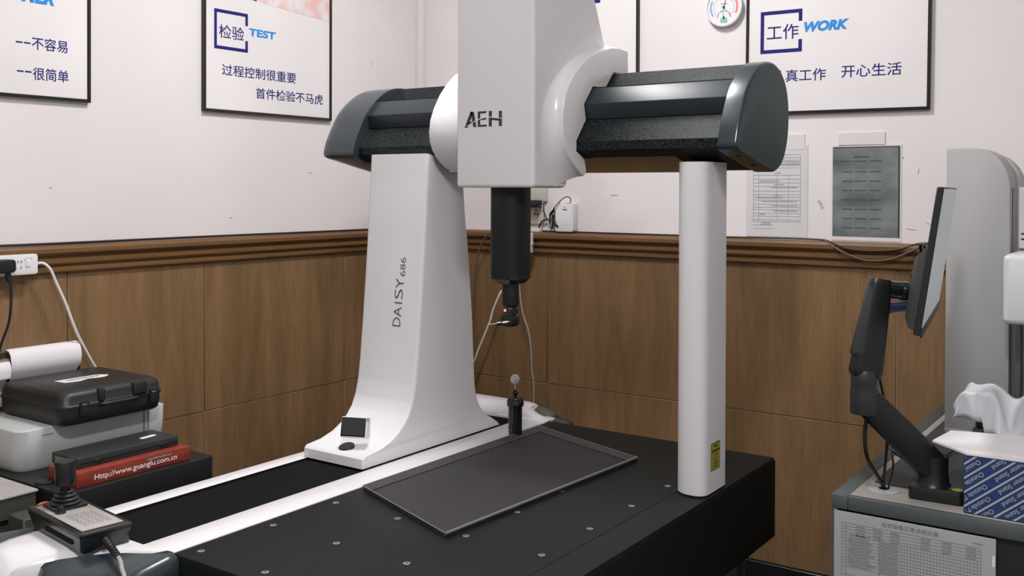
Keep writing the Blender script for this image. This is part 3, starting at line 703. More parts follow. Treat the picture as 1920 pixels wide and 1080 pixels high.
# E
flat(b, [(X0+.0405, Zb), (X0+.0480, Zb), (X0+.0480, Zt_+.001), (X0+.0405, Zt_+.001)]); flat(b, [(X0+.0480, Zt_-.0040), (X0+.064, Zt_-.0040), (X0+.069, Zt_+.001), (X0+.0480, Zt_+.001)])
flat(b, [(X0+.0480, Zb), (X0+.068, Zb), (X0+.068, Zb+.0048), (X0+.0480, Zb+.0048)]); flat(b, [(X0+.0480, Zb+.0165), (X0+.066, Zb+.0170), (X0+.066, Zb+.0215), (X0+.0480, Zb+.021)])
# H
flat(b, [(X0+.0740, Zb), (X0+.0830, Zb), (X0+.0830, Zt_+.001), (X0+.0740, Zt_+.001)]); flat(b, [(X0+.1040, Zb), (X0+.113, Zb), (X0+.113, Zt_), (X0+.1040, Zt_)])
flat(b, [(X0+.0830, Zb+.0155), (X0+.1040, Zb+.0130), (X0+.1040, Zb+.0180), (X0+.0830, Zb+.0205)])
part('emblem', b, M['ink'], hd)
sw = []
for k in range(17):
    t = k/16; x = X0+.006+.109*t; z = Zb+.0015+.0215*math.sin(PI*.62*min(1, t/.62)/1.24) if t < .62 else Zb+.0230-.0055*((t-.62)/.38)**1.6; sw.append((x, z, .0006+.0005*math.sin(PI*t)))
b = B(); flat(b, [(x, z-h_) for x, z, h_ in sw]+[(x, z+h_) for x, z, h_ in sw[::-1]], 1.9489)
part('emblem_swoosh', b, M['white'], hd)
# ram, nose, probe head and stylus
rc_ = (-1.411, 2.020)
def octo(cx, cy, a, c_): return [(cx+a, cy-a+c_), (cx+a, cy+a-c_), (cx+a-c_, cy+a), (cx-a+c_, cy+a), (cx-a, cy+a-c_), (cx-a, cy-a+c_), (cx-a+c_, cy-a), (cx+a-c_, cy-a)]
rm = part('ram', B().prism(octo(*rc_, .0425, .017), 'z', -.212, .03), M['ram'], cmm, smooth=60)
part('ram_nose', B().prism(octo(*rc_, .0420, .014), 'z', -.221, -.212).rings([[(x, y, -.221) for x, y in octo(*rc_, .040, .014)], [(x, y, -.2325) for x, y in octo(*rc_, .030, .012)]]), M['black'], rm, smooth=20)
ph = part('probe_head', B().lathe([(.0215, 0), (.0215, -.052), (.0205, -.056), (.0185, -.058)][::-1], (rc_[0], rc_[1], -.2325), (0, 0, 1), 28).lathe([(.0195, 0), (.0200, .003), (.0200, .016), (.0185, .018)], (rc_[0], rc_[1], -.309), (0, 0, 1), 28)
     .rbox(rc_[0]-.0175, rc_[0]+.0175, rc_[1]-.017, rc_[1]+.017, -.340, -.308, .010, .004, 'y'), M['black'], cmm, smooth=40)
part('knob', B().cyl((rc_[0]+.012, rc_[1]-.008, -.298), (rc_[0]+.021, rc_[1]-.018, -.299), .0052), M['blackgloss'], ph)
fx, fy = rc_[0]-.0017, rc_[1]-.0200
part('indicator_led', B().ball((fx, fy, -.2985), .0034, 12), M['led'], ph, 'glowing red indicator light')
b = B()
for k in range(9):
    a = math.radians(-60+k*15-90+22); p = Vector((rc_[0]+math.cos(a)*.0202, rc_[1]+math.sin(a)*.0202, -.3085))
    rect(b, p, (-math.sin(a), math.cos(a), 0), ZD, -.0006, .0006, -.001, .0016+.001*(k % 2))
part('scale_marks', b, M['greyink'], ph)
sty = part('stylus_module', B().cyl((rc_[0]+.010, rc_[1]-.014, -.3265), (rc_[0]-.0085, rc_[1]-.0275, -.3295), .0042).cyl((rc_[0]-.0085, rc_[1]-.0275, -.3295), (rc_[0]-.0165, rc_[1]-.0335, -.3305), .0058), M['blackgloss'], ph)
part('stylus', B().cyl((rc_[0]-.0165, rc_[1]-.0335, -.3305), (rc_[0]-.032, rc_[1]-.0445, -.3330), .0009, n=8).ball((rc_[0]-.032, rc_[1]-.0445, -.3330), .0014, 10), M['steel'], ph)
part('clamp_band', B().cyl((rc_[0]+.005, rc_[1]-.0175, -.3272), (rc_[0]-.005, rc_[1]-.0248, -.3288), .0046), M['brass'], ph)

# covers at both ends of the guide way
def hump(prof, x0, x1, r=.02):
    """profile (y, z) extruded in x with softened ends"""
    cyh = sum(p[0] for p in prof)/len(prof); czh = min(p[1] for p in prof)
    def ring(x, k): return [(x, cyh+(y-cyh)*k, czh+(z-czh)*k) for y, z in prof]
    return B().rings([ring(x0, .90), ring(x0+r*.25, .955), ring(x0+r*.6, .985), ring(x0+r, 1), ring(x1-r, 1), ring(x1-r*.6, .985), ring(x1-r*.25, .955), ring(x1, .90)])
bp = [(2.505, -.90), (2.505, -.699), (2.510, -.689), (2.522, -.677), (2.545, -.668), (2.572, -.6645), (2.602, -.669), (2.626, -.683), (2.642, -.71), (2.648, -.76), (2.648, -.90)]
def shp(x, dz=0, sq=0): return [(x, y-sq*(y-2.555), z-dz*(1 if z > -.8 else 0)) for y, z in bp]
bc_ = part('back_cover', B().rings([shp(-2.000, .028, .10), shp(-1.994, .012, .05), shp(-1.980, .003, .01), shp(-1.960), shp(-1.745), shp(-1.730, .001, .03), shp(-1.715, .003, .10), shp(-1.705, .006, .22)]), M['white'], cmm, smooth=60)
part('back_cover_saddle', B().prism([(-1.80, 2.500), (-1.622, 2.500), (-1.622, 2.532), (-1.618, 2.560), (-1.640, 2.568), (-1.668, 2.562), (-1.690, 2.560), (-1.705, 2.575), (-1.80, 2.60)], 'z', -.90, -.6965, .003).rings([[(x, 2.512, -.699), (x, 2.518, lerp(-.683, -.6975, t)), (x, lerp(2.555, 2.540, t), lerp(-.671, -.6975, t)), (x, lerp(2.575, 2.556, t), -.699)] for x, t in ((-1.712, 0), (-1.69, .35), (-1.67, .65), (-1.645, .9), (-1.62, 1))]), M['white'], bc_, smooth=60)
part('back_cover_end', B().rings([[(x, lerp(2.60, y, k), -.90+(z+.90)*q) for y, z in [(2.562, -.90), (2.562, -.70), (2.572, -.684), (2.592, -.6765), (2.612, -.680), (2.630, -.70), (2.634, -.90)]] for x, k, q in ((-1.735, 1, 1), (-1.700, 1, .995), (-1.680, .97, .985), (-1.660, .92, .965), (-1.645, .85, .94), (-1.638, .7, .90))]), M['olive'], bc_, 'dark grey rounded end piece', smooth=60)
part('back_cover_end', B().rings([[(x, lerp(2.56, y, k), -.90+(z+.90)*q) for y, z in [(2.534, -.90), (2.534, -.708), (2.542, -.698), (2.56, -.6945), (2.58, -.699), (2.590, -.72), (2.592, -.90)]] for x, k, q in ((-1.617, .97, .99), (-1.600, 1, 1), (-1.580, .97, .985), (-1.566, .88, .95), (-1.558, .7, .90))]), M['dkgrey'], bc_, 'dark grey rounded end piece', smooth=60)
# front cover: white saddle in front of the bellows and a glossy dark fascia
fp = [(1.186, -.90), (1.186, -.7002), (1.10, -.700), (1.05, -.701), (1.015, -.706), (.985, -.718), (.965, -.738), (.955, -.77), (.955, -.90)]
fc = part('front_cover', B().rings([[(x, lerp(1.186, y, ky), z-dz) for y, z in fp] for x, ky, dz in ((-1.985, .72, .030), (-1.978, .86, .014), (-1.962, .95, .004), (-1.94, 1, 0), (-1.822, 1, 0), (-1.812, .66, 0), (-1.792, .60, 0), (-1.77, .53, 0), (-1.745, .38, 0), (-1.715, .23, 0), (-1.69, .16, 0), (-1.645, .05, 0), (-1.610, .01, 0))]), M['white'], cmm, smooth=60)
def fasc(x): return 0
ff = []
# fascia: rings along x; top edge follows the white saddle
for x, yt, zt, k in ((-1.798, 1.030, -.730, .05), (-1.795, 1.030, -.716, .10), (-1.788, 1.034, -.7075, .16), (-1.770, 1.052, -.7020, .32), (-1.745, 1.088, -.7005, .62), (-1.715, 1.122, -.6995, .90), (-1.690, 1.140, -.6990, 1), (-1.662, 1.157, -.6990, 1), (-1.645, 1.168, -.6985, 1), (-1.630, 1.189, -.696, 1), (-1.615, 1.1895, -.6955, 1), (-1.604, 1.1895, -.700, .98), (-1.596, 1.1895, -.710, .92), (-1.592, 1.18, -.73, .85)):
    ff.append([(x, y, z) for y, z in [(yt, -.90), (yt, zt-.004), (yt-.003, zt), (yt-.02*k, zt-.0015), (yt-.075*k, zt-.010), (yt-.125*k, zt-.028), (yt-.150*k, zt-.055), (yt-.160*k, zt-.09), (yt-.160*k, -.90)]])
fa = part('front_fascia', B().rings(ff), M['cap'], cmm, smooth=60)
part('cover_end', B().rings([[(x, 1.06+(y-1.06)*k, -.90+(z+.90)*k) for y, z in [(1.15, -.90), (1.15, -.72), (1.12, -.703), (1.06, -.697), (1.00, -.705), (.965, -.74), (.96, -.90)]] for x, k in ((-2.022, .90), (-2.015, .95), (-2.00, .98), (-1.975, .995))]), M['deskgrey'], fc, 'grey rounded end piece', smooth=60)

# ================================================================== things on the granite
# open metal tray, slightly skewed
A_, B_, C_, D_ = (-1.601, 1.695), (-1.592, 2.425), (-1.196, 2.285), (-1.243, 1.556)
def tray_pt(u, v, z):
    x = lerp(lerp(A_[0], D_[0], u), lerp(B_[0], C_[0], u), v); y = lerp(lerp(A_[1], D_[1], u), lerp(B_[1], C_[1], u), v); return (x, y, z)
t = thing('metal_tray', 'shallow open dark grey woven-pattern tray lying on the granite table', 'tray', (-1.40, 1.99, ZT))
H = ZT+.0100
def quadring(ua, ub, va, vb, z): return [tray_pt(ua, va, z), tray_pt(ub, va, z), tray_pt(ub, vb, z), tray_pt(ua, vb, z)]
part('tray_floor', B().rings([quadring(.070, .990, .008, .966, ZT+.0002), quadring(.070, .990, .008, .966, ZT+.0020)]), M['weave'], t, smooth=0)
part('tray_wall', B().rings([quadring(.004, .996, .002, .998, ZT+.0002), quadring(0, 1, 0, 1, H), quadring(.006, .992, .003, .997, H), quadring(.072, .988, .009, .965, ZT+.0018)], False, False), M['tray'], t, smooth=0)
b = B()
cs = [tray_pt(0, 0, H), tray_pt(1, 0, H), tray_pt(1, 1, H), tray_pt(0, 1, H)]
for k, (p, q) in enumerate(zip(cs, cs[1:]+cs[:1])): b.tube([p, q], .0030 if k == 1 else .0013, 6, 1)
part('tray_rim', b, M['trayrim'], t)
b = B(); b.tube([tray_pt(.072, .010, ZT+.0026), tray_pt(.072, .964, ZT+.0026), tray_pt(.986, .964, ZT+.0026)], .0011, 6, 1); part('tray_seam', b, M['black'], t, 'dark fold line')
# reference ball on its stand
t = thing('reference_sphere', 'white reference ball on a thin stem with a black cylindrical stand', 'calibration ball', (-1.600, 2.317, ZT))
part('stand', B().lathe([(.0195, 0), (.0195, .083), (.0195, .0835), (.0235, .086), (.0240, .098), (.0215, .105), (.0195, .109), (.006, .110)], (-1.600, 2.317, ZT), (0, 0, 1), 28), M['blackgloss'], t)
part('joint', B().ball((-1.600, 2.317, -.578), .0085, 16).cyl((-1.600, 2.317, -.592), (-1.600, 2.317, -.568), .004).ball((-1.593, 2.312, -.578), .0035, 10), M['black'], t)
part('stem', B().cyl((-1.600, 2.317, -.570), (-1.6005, 2.317, -.548), .0021, n=10), M['steel'], t)
part('ball', B().ball((-1.601, 2.317, -.5385), .0137, 28), M['sphere'], t)

# ------------------------------------------------------------------ joystick controller on the front cover
cL, cBk, cR, cF = Vector((-1.979, 1.111)), Vector((-1.995, 1.222)), Vector((-1.752, 1.177)), Vector((-1.728, 1.078))
org = (cL+cF)/2; ax = (cF-cL).normalized(); ang = math.atan2(ax.y, ax.x)
T = Matrix.Translation(((cL.x+cF.x+cR.x+cBk.x)/4, (cL.y+cF.y+cR.y+cBk.y)/4, -.7)) @ Matrix.Rotation(ang, 4, 'Z') @ Matrix.Diagonal((1.056, 1.08, .62, 1))
LX, LY = .1185, .049
t = thing('joystick_controller', 'black handheld joystick control box with a grey key panel, resting on the machine front cover', 'controller', (T.translation.x, T.translation.y, -.699))
def rr(hx, hy, r, z, dx=0):
    out = []
    for cx, cy, st in ((hx-r, hy-r, 0), (-hx+r, hy-r, 90), (-hx+r, -hy+r, 180), (hx-r, -hy+r, 270)):
        for k in range(5):
            a = math.radians(st+90*k/4); out.append((cx+r*math.cos(a)+dx, cy+r*math.sin(a), z))
    return out
part('case', B(T).rings([rr(LX-.020, LY-.006, .006, 0, .014), rr(LX-.014, LY-.003, .006, .006, .010), rr(LX-.001, LY-.001, .006, .048, 0), rr(LX-.001, LY-.001, .006, .0515, 0), rr(LX-.0025, LY-.0025, .006, .052, 0), rr(LX-.0025, LY-.0025, .006, .0535, 0), rr(LX, LY, .007, .0545, 0), rr(LX, LY, .007, .0600, 0), rr(LX-.0015, LY-.0015, .006, .0630, 0), rr(LX-.005, LY-.005, .005, .0645, 0), rr(LX-.009, LY-.009, .004, .0648, 0)]), M['controller'], t, smooth=35)
part('grip_groove', B(T).rbox(-.035, .085, -LY-.0004, -LY+.006, .020, .034, .006, .001, 'y'), M['blackmatte'], t)
part('key_panel', B(T).box(-.1010, .1010, -.0385, .0385, .0644, .0658, .0005, 1), M['desktop'], t, 'pale grey printed key panel')
b = B(T); rnd = random.Random(11); o_ = (0, 0, .0658)
for i in range(5):
    for j in range(4):
        x = -.002+i*.0165; y = -.024+j*.0135
        rect(b, o_, XD, YD, x, x+.013, y, y+.0006); rect(b, o_, XD, YD, x, x+.0006, y, y+.0105); rect(b, o_, XD, YD, x+.0125, x+.0131, y, y+.0105); rect(b, o_, XD, YD, x, x+.013, y+.010, y+.0106)
        scribble(b, o_, XD, YD, x+.002, x+.0105, y+.0035, .0035, rnd)
scribble(b, o_, XD, YD, -.040, -.012, .030, .003, rnd)
part('key_printing', b, M['greyink'], t)
T2 = Matrix.Translation(T.translation+Vector((0, 0, -.0195))) @ Matrix.Rotation(ang, 4, 'Z') @ Matrix.Diagonal((1.056, 1.06, .92, 1))
bt = part('boot', B(T2).rbox(-.098, -.034, -.030, .036, .0656, .0720, .008, .002).lathe([(.027, .0), (.029, .004), (.0225, .008), (.0250, .012), (.0190, .016), (.0210, .020), (.0150, .024), (.0165, .028), (.0095, .034)], (-.066, .003, .072), (.0, 0, 1), 28), M['black'], t, smooth=30)
part('handle', B(T2).lathe([(.0085, 0), (.0085, .006), (.0175, .010), (.0190, .014), (.0195, .060), (.0185, .063), (.0165, .0625), (0, .062)], (-.066, .003, .104), (-.03, 0, 1), 28), M['black'], t, smooth=35)
part('knob', B(T2).lathe([(.010, 0), (.009, .003), (.0065, .004), (.006, .014), (.005, .015)], (-.030, -.022, .0658), (0, 0, 1), 18), M['black'], t)
C0 = T @ Vector((LX-.004, -.004, .034)); C0 = Vector((C0.x, C0.y, C0.z))
C1 = Vector((-1.620, 1.075, -.674)); C2 = Vector((-1.580, 1.055, -.680)); dd = (C1-C0)
CP = [tuple(C0), tuple(C0+dd*.35+Vector((0, 0, .001))), tuple(C0+dd*.7-Vector((0, 0, .001))), tuple(C1)]
cbt = B().tube(CP, .0052, 14)
nn = 7
for k in range(nn):
    c_ = C0.lerp(C1, .12+.80*k/nn); cbt.lathe([(.0058, 0), (.0080-.0002*k, .0012), (.0080-.0002*k, .0042), (.0058, .0054)], tuple(c_), tuple(dd), 16)
part('cable_boot', cbt, M['black'], t, smooth=25)
solo('controller_cable', B().tube([tuple(C1), (-1.600, 1.066, -.676), tuple(C2), (-1.550, 1.040, -.690), (-1.535, 1.02, -.73), (-1.53, 1.0, -.80), (-1.53, .98, -.95), (-1.53, .95, -1.40)], .0040, 12), M['cablegrey'], 'grey cable leaving the joystick control box toward the bottom edge', 'cable')

# ================================================================== printer table at the left wall
TZ = -.72
t = thing('side_table', 'black low table against the left wall carrying the printer and red box', 'table', (-2.46, 1.45, FL))
part('table_top', B().rbox(-2.735+.008, -2.185, 1.310, 1.737, TZ-.115, TZ, .012, .003), M['black'], t)
part('table_body', B().rbox(-2.726, -2.188, 1.313, 1.734, FL, TZ-.115, .012, .002), M['blackmatte'], t)
t = thing('printer', 'pale grey desktop printer under the black hard case', 'printer', (-2.56, 1.55, TZ))
T = Matrix.Translation((0, 0, 0))
def prr(ins, z): 
    x0, x1, y0, y1 = -2.690+ins, -2.430-ins, 1.330+ins, 1.758-ins; r = .035; out = []
    for cx, cy, st, r in ((x1-.006, y1-.006, 0, .006), (x0+.006, y1-.006, 90, .006), (x0+r, y0+r, 180, r), (x1-r, y0+r, 270, r)):
        for k in range(6):
            a = math.radians(st+90*k/5); out.append((cx+r*math.cos(a), cy+r*math.sin(a), z))
    return out
part('body', B().rings([prr(.012, TZ), prr(.005, TZ+.012), prr(.001, TZ+.06), prr(0, TZ+.1035), prr(.0015, TZ+.106), prr(.005, TZ+.1075)]), M['print'], t, smooth=35)
part('panel_seam', B().box(-2.4312, -2.4285, 1.690, 1.694, TZ+.02, TZ+.104).box(-2.4312, -2.4285, 1.705, 1.707, TZ+.02, TZ+.104), M['greyink'], t)
b = B(); rnd = random.Random(4); scribble(b, (-2.4303, 0, 0), YD, ZD, 1.395, 1.425, TZ+.085, .004, rnd); part('marking', b, M['greyink'], t)
# rear paper feed with a sheet standing in it, curling back over the wall side
pr = [(-2.738, -.462), (-2.722, -.450), (-2.704, -.446), (-2.688, -.450), (-2.678, -.462), (-2.673, -.485), (-2.678, -.510), (-2.700, -.530), (-2.716, -.604)]
pr2 = [(x-.0015, z-.0015) for x, z in pr]
part('paper_support', B().prism([(-2.738, -.606), (-2.738, -.480), (-2.730, -.475), (-2.722, -.480), (-2.720, -.606)], 'y', 1.440, 1.620, .002), M['print'], t)
solo('curled_paper', B().prism(pr+pr2[::-1], 'y', 1.448, 1.655), M['paper'], 'white paper sheet curling out of the printer behind the hard case', 'paper', smooth=50)
solo('folded_paper', B().prism([(-2.692, -.480), (-2.675, -.475), (-2.667, -.483), (-2.664, -.500), (-2.668, -.520), (-2.700, -.532), (-2.702, -.530), (-2.670, -.518), (-2.666, -.500), (-2.669, -.484), (-2.676, -.477), (-2.692, -.482)], 'y', 1.390, 1.442), M['paper'], 'narrow white paper flap left of the curled printer sheet', 'paper', smooth=50)
# black hard case on the printer
t = thing('hard_case', 'black moulded hard carrying case with a torn white label, lying on the printer', 'case', (-2.53, 1.55, -.612))
def cr(x0, x1, y0, y1, r, z):
    out = []
    for cx, cy, st in ((x1-r, y1-r, 0), (x0+r, y1-r, 90), (x0+r, y0+r, 180), (x1-r, y0+r, 270)):
        for k in range(5):
            a = math.radians(st+90*k/4); out.append((cx+r*math.cos(a), cy+r*math.sin(a), z))
    return out
cx0, cx1, cy0, cy1 = -2.682, -2.374, 1.414, 1.716
part('lower_shell', B().rings([cr(cx0+.012, cx1-.012, cy0+.012, cy1-.012, .02, -.612), cr(cx0+.004, cx1-.004, cy0+.004, cy1-.004, .026, -.606), cr(cx0, cx1, cy0, cy1, .028, -.585), cr(cx0, cx1, cy0, cy1, .028, -.568)]), M['case'], t, smooth=45)
part('lid', B().rings([cr(cx0-.003, cx1+.003, cy0-.003, cy1+.003, .030, -.567), cr(cx0-.003, cx1+.003, cy0-.003, cy1+.003, .030, -.561), cr(cx0, cx1, cy0, cy1, .028, -.558), cr(cx0+.002, cx1-.002, cy0+.002, cy1-.002, .028, -.540), cr(cx0+.007, cx1-.007, cy0+.007, cy1-.007, .028, -.5295), cr(cx0+.016, cx1-.016, cy0+.016, cy1-.016, .028, -.5245), cr(cx0+.030, cx1-.040, cy0+.035, cy1-.035, .02, -.5240), cr(cx0+.034, cx1-.044, cy0+.039, cy1-.039, .018, -.5225)]), M['case'], t, smooth=45)
hx = cx1
hn = part('handle', B().tube([(hx-.002, 1.520, -.566), (hx+.010, 1.526, -.566), (hx+.013, 1.545, -.566), (hx+.013, 1.600, -.566), (hx+.010, 1.622, -.566), (hx-.002, 1.628, -.566)], .0055, 10), M['case'], t)
part('lid_boss', B().rbox(hx-.024, hx+.007, 1.516, 1.534, -.558, -.527, .006, .002), M['case'], t); part('lid_boss', B().rbox(hx-.024, hx+.007, 1.618, 1.660, -.558, -.527, .006, .002), M['case'], t)
for y0 in (1.462, 1.668):
    lt = part('latch', B().rbox(hx-.001, hx+.007, y0, y0+.026, -.590, -.552, .004, .0015, 'x'), M['black'], t)
    part('latch_pin', B().box(hx+.0065, hx+.009, y0+.004, y0+.016, -.560, -.557), M['steel'], lt)
part('torn_label', B(Matrix.Translation((-2.515, 1.565, -.5224)) @ Matrix.Rotation(.0, 4, 'Z')).prism([(-.026, -.072), (.018, -.068), (.026, -.030), (.017, -.008), (.010, .004), (.020, .030), (.022, .045), (.010, .066), (.0, .070), (-.022, .050), (-.024, .0)], 'z', 0, .0008), M['paper'], t, 'torn white paper label')
b = B(); rnd = random.Random(9); scribble(b, (-2.512, 0, -.5215), YD, (-1, 0, 0), 1.515, 1.61, .0, .014, rnd); part('label_printing', b, M['greyink'], t)
# red box and the slim black case on it
t = thing('red_box', 'long red cardboard box with a white web address on its side, on the black table', 'box', (-2.26, 1.52, TZ))
part('carton', B().box(-2.330, -2.205, 1.352, 1.676, TZ, -.684, .002, 2), M['red'], t)
b = B(); put_text(b, 'Http://www.guanglu.com.cn', (-2.2049, 1.398, -.7135), YD, ZD, .236, .0175, bold=.006); part('lettering', b, M['paper'], t)
b = B(); put_text(b, 'GUANGLU', (-2.2049, 1.545, -.6950), YD, ZD, .072, .0055, shear=.3); part('small_lettering', b, M['silver'], t)
b = B(); put_text(b, 'DIGITAL CALIPER', (-2.2049, 1.455, -.6935), YD, ZD, .080, .004); 
part('end_label', B().box(-2.300, -2.232, 1.3512, 1.3530, -.710, -.689), M['green'], t, 'green end label')
t = thing('slim_case', 'slim black plastic instrument case lying on the red box', 'case', (-2.30, 1.52, -.684))
part('shell', B().rbox(-2.352, -2.236, 1.374, 1.662, -.684, -.6585, .004, .002), M['dkgrey'], t)
part('seam', B().box(-2.2365, -2.2350, 1.380, 1.656, -.6725, -.6715), M['blackmatte'], t)
for y0 in (1.418, 1.606): part('latch', B().box(-2.237, -2.2335, y0, y0+.020, -.678, -.668, .001, 1), M['black'], t)
part('end_label', B().box(-2.335, -2.258, 1.3725, 1.3745, -.6780, -.6650), M['greend'], t, 'dull green end label')
part('top_label', B(Matrix.Translation((-2.29, 1.606, -.6585)) @ Matrix.Rotation(.1, 4, 'Z')).rbox(-.007, .007, -.024, .024, 0, .0008, .005), M['paper'], t, 'white paper label')
solo('flat_knob', B().lathe([(.024, 0), (.024, .004), (.021, .006), (0, .006)], (-2.318, 1.338, TZ), (0, 0, 1), 24), M['black'], 'small black round disc on the table beside the red box', 'disc')
# metal cabinet at the lower left corner
t = thing('metal_cabinet', 'dark metal cabinet with a brushed silver top at the lower left corner', 'cabinet', (-2.5, 1.05, FL))
part('cabinet_top', B().box(-2.735, -2.280, .72, 1.300, -.7255, -.7195, .0015, 1), M['silvertop'], t, 'brushed silver top plate')
part('cabinet_body', B().box(-2.732, -2.284, .725, 1.296, -.775, -.7258, .001, 1).box(-2.732, -2.300, .74, 1.284, FL, -.775, .001, 1), M['olive'], t)
part('door_edge', B().box(-2.2995, -2.294, .80, 1.26, -1.35, -.80, .001, 1), M['olive'], t)
# crinkled snack wrapper between the two
rnd = random.Random(2); b = B(); bmw = bmesh.new(); bmesh.ops.create_icosphere(bmw, subdivisions=2, radius=.015)
for v in bmw.verts: v.co = Vector((v.co.x*.7, v.co.y*1.1, v.co.z*.45))*rnd.uniform(.75, 1.15)+Vector((-2.222, 1.280, -.742))
b.bm(bmw)
solo('floor_stand', B().box(-2.262, -2.194, 1.215, 1.300, FL, -.754, .003, 1), M['olive'], 'narrow dark stand between the silver-topped cabinet and the black table', 'stand')
tag(part('wrapper', b, M['orange'], None, None, 0), 'crumpled orange-red wrapper behind the joystick control box', 'wrapper')

# wall power strip at left
t = thing('power_strip', 'white power strip fixed to the wood rail at the left edge', 'power strip', (-2.70, 1.4, -.243))
part('housing', B().rbox(-2.712, -2.690, 1.180, 1.533, -.243, -.186, .008, .003, 'x'), M['plastw'], t)
b = B()
for y in (1.466, 1.475, 1.484): b.box(-2.6905, -2.6893, y-.0016, y+.0016, -.209, -.202)
for y, s in ((1.468, 1), (1.483, -1)): b.box(-.0006, .0006, -.0014, .0014, -.004, .004, T=Matrix.Translation((-2.6898, y, -.222)) @ Matrix.Rotation(.5*s, 4, 'X'))
part('socket_hole', b, M['greyink'], t)
part('switch', B().rbox(-2.6905, -2.6880, 1.496, 1.512, -.222, -.198, .004, .001, 'x'), M['plastw'], t)
b = B(); 
for k in range(9):
    a = math.radians(-60+15*k); b.box(-2.6904, -2.6890, 1.504+math.sin(a)*.012-.001, 1.504+math.sin(a)*.012+.001, -.205+math.cos(a)*.009-.0006, -.205+math.cos(a)*.009+.0006)
part('switch_ring', b, M['silver'], t)
part('wall_bracket', B().box(XL+.002, -2.711, 1.20, 1.24, -.235, -.195).box(XL+.002, -2.711, 1.48, 1.51, -.235, -.195), M['plastw'], t)
solo('power_plug', B().rbox(-2.690, -2.655, 1.405, 1.452, -.232, -.196, .010, .004, 'x').tube([(-2.672, 1.436, -.230), (-2.670, 1.440, -.256)], .008, 12).tube([(-2.670, 1.440, -.250), (-2.668, 1.444, -.285), (-2.670, 1.440, -.36), (-2.680, 1.425, -.42), (-2.690, 1.418, -.46), (-2.70, 1.41, -.50)], .0035), M['black'], 'black plug with hanging cord in the left power strip', 'plug')
solo('power_cable', B().tube([(-2.70, 1.532, -.214), (-2.69, 1.548, -.214), (-2.685, 1.566, -.232), (-2.685, 1.584, -.272), (-2.68, 1.610, -.335), (-2.68, 1.642, -.417), (-2.69, 1.694, -.507), (-2.70, 1.735, -.57), (-2.715, 1.765, -.66), (-2.722, 1.775, -.80), (-2.722, 1.775, -1.1), (-2.722, 1.775, FL+.005)], .0040, 10), M['plastw'], 'white cord sweeping down from the right end of the left power strip', 'cord')

# ================================================================== desk at right with its things
DZ = -.65
t = thing('office_desk', 'grey-edged desk with a cream top in the right corner of the photo', 'desk', (-.1, 2.7, FL))
part('desk_top', B().box(-.620, .62, 2.158, 3.215, DZ-.02, DZ-.0012, .001, 1), M['desktop'], t, 'cream desk top')
part('edge_band', B().box(-.654, -.619, 2.140, 3.225, DZ-.030, DZ, .003, 2).box(-.619, .655, 2.140, 2.158, DZ-.030, DZ, .003, 2), M['deskgrey'], t)
part('side_panel', B().box(-.650, -.625, 2.150, 3.22, FL, DZ-.030, .002, 1), M['deskdark'], t)
part('front_panel', B().box(-.625, .62, 2.152, 2.17, FL, DZ-.030, .001, 1), M['deskdark'], t)
part('desk_post', B().box(-.654, -.640, 2.1405, 2.152, FL, DZ-.030, .002, 1), M['deskgrey'], t)
solo('desk_mat', B().rbox(-.600, .45, 2.275, 3.15, DZ-.001, DZ+.0012, .01), M['mat'], 'dark grey mat covering the desk under the monitor arm', 'desk mat')
t = thing('cable_grommet', 'round grey cable grommet at the front left of the desk top', 'grommet', (-.568, 2.235, DZ))
part('ring', B().lathe([(.034, 0), (.034, .002), (.030, .004), (.012, .0042), (.011, .001), (0, .001)], (-.568, 2.232, DZ-.001), (0, 0, 1), 36), M['silver'], t)
part('opening', B().lathe([(.010, 0), (.010, .0005)], (-.568, 2.235, DZ+.0025), (0, 0, 1), 20), M['blackmatte'], t)
# inspection form on the desk front
t = thing('inspection_form', 'large printed inspection record form fixed to the desk front panel', 'form', (-.49, 2.14, -.88))
part('sheet', B().box(-.646, -.331, 2.1375, 2.1395, -.92, -.683, .0005, 1), M['deskpaper'], t)
o_ = (0, 2.1374, 0); b = B(); put_text(b, '坐标设备日常点检记录', (-.548, 2.1374, -.7000), XD, ZD, .112, .0100)
rnd = random.Random(21)
# fine ruled table, slightly falling to the right like the print
fT = Matrix.Identity(4); zt_ = -.694; z = zt_; rows = []
for i in range(26):
    zz = -.706-.0066*i if i < 15 else -.7984-.017*(i-14)
    rows.append(zz)
for i, zz in enumerate(rows):
    if i < 4: rect(b, o_, XD, ZD, -.630, -.358, zz-.0, zz+.0007)
    else: rect(b, o_, XD, ZD, -.630, -.358, zz, zz+.0006)
for x in (-.630, -.621, -.553, -.358): rect(b, o_, XD, ZD, x, x+.0008, -.915, -.706)
for i in range(31): x = -.553+.0063*i; rect(b, o_, XD, ZD, x, x+.0005, -.915, -.727)
for i in range(4, 15): scribble(b, o_, XD, ZD, -.612-rnd.uniform(0, .006), -.560-rnd.uniform(0, .015), rows[i]+.0015, .0038, rnd)
for i in range(0, 4):
    for a in (-.600, -.565, -.530, -.47, -.43, -.385): scribble(b, o_, XD, ZD, a, a+.018, rows[i]-.0052, .0036, rnd)
for i in range(5, 17):
    scribble(b, o_, XD, ZD, -.551, -.515, rows[i]+.0015, .0035, rnd)
for i in (17, 19, 21): scribble(b, o_, XD, ZD, -.605, -.578, rows[i]+.006, .004, rnd)
scribble(b, o_, XD, ZD, -.372, -.353, -.700, .0035, rnd)
part('printing', b, M['greyink'], t)
part('edge_sticker', B().rbox(-.337, -.3325, 2.1370, 2.1376, -.738, -.716, .002, 0, 'y'), M['paper'], t)

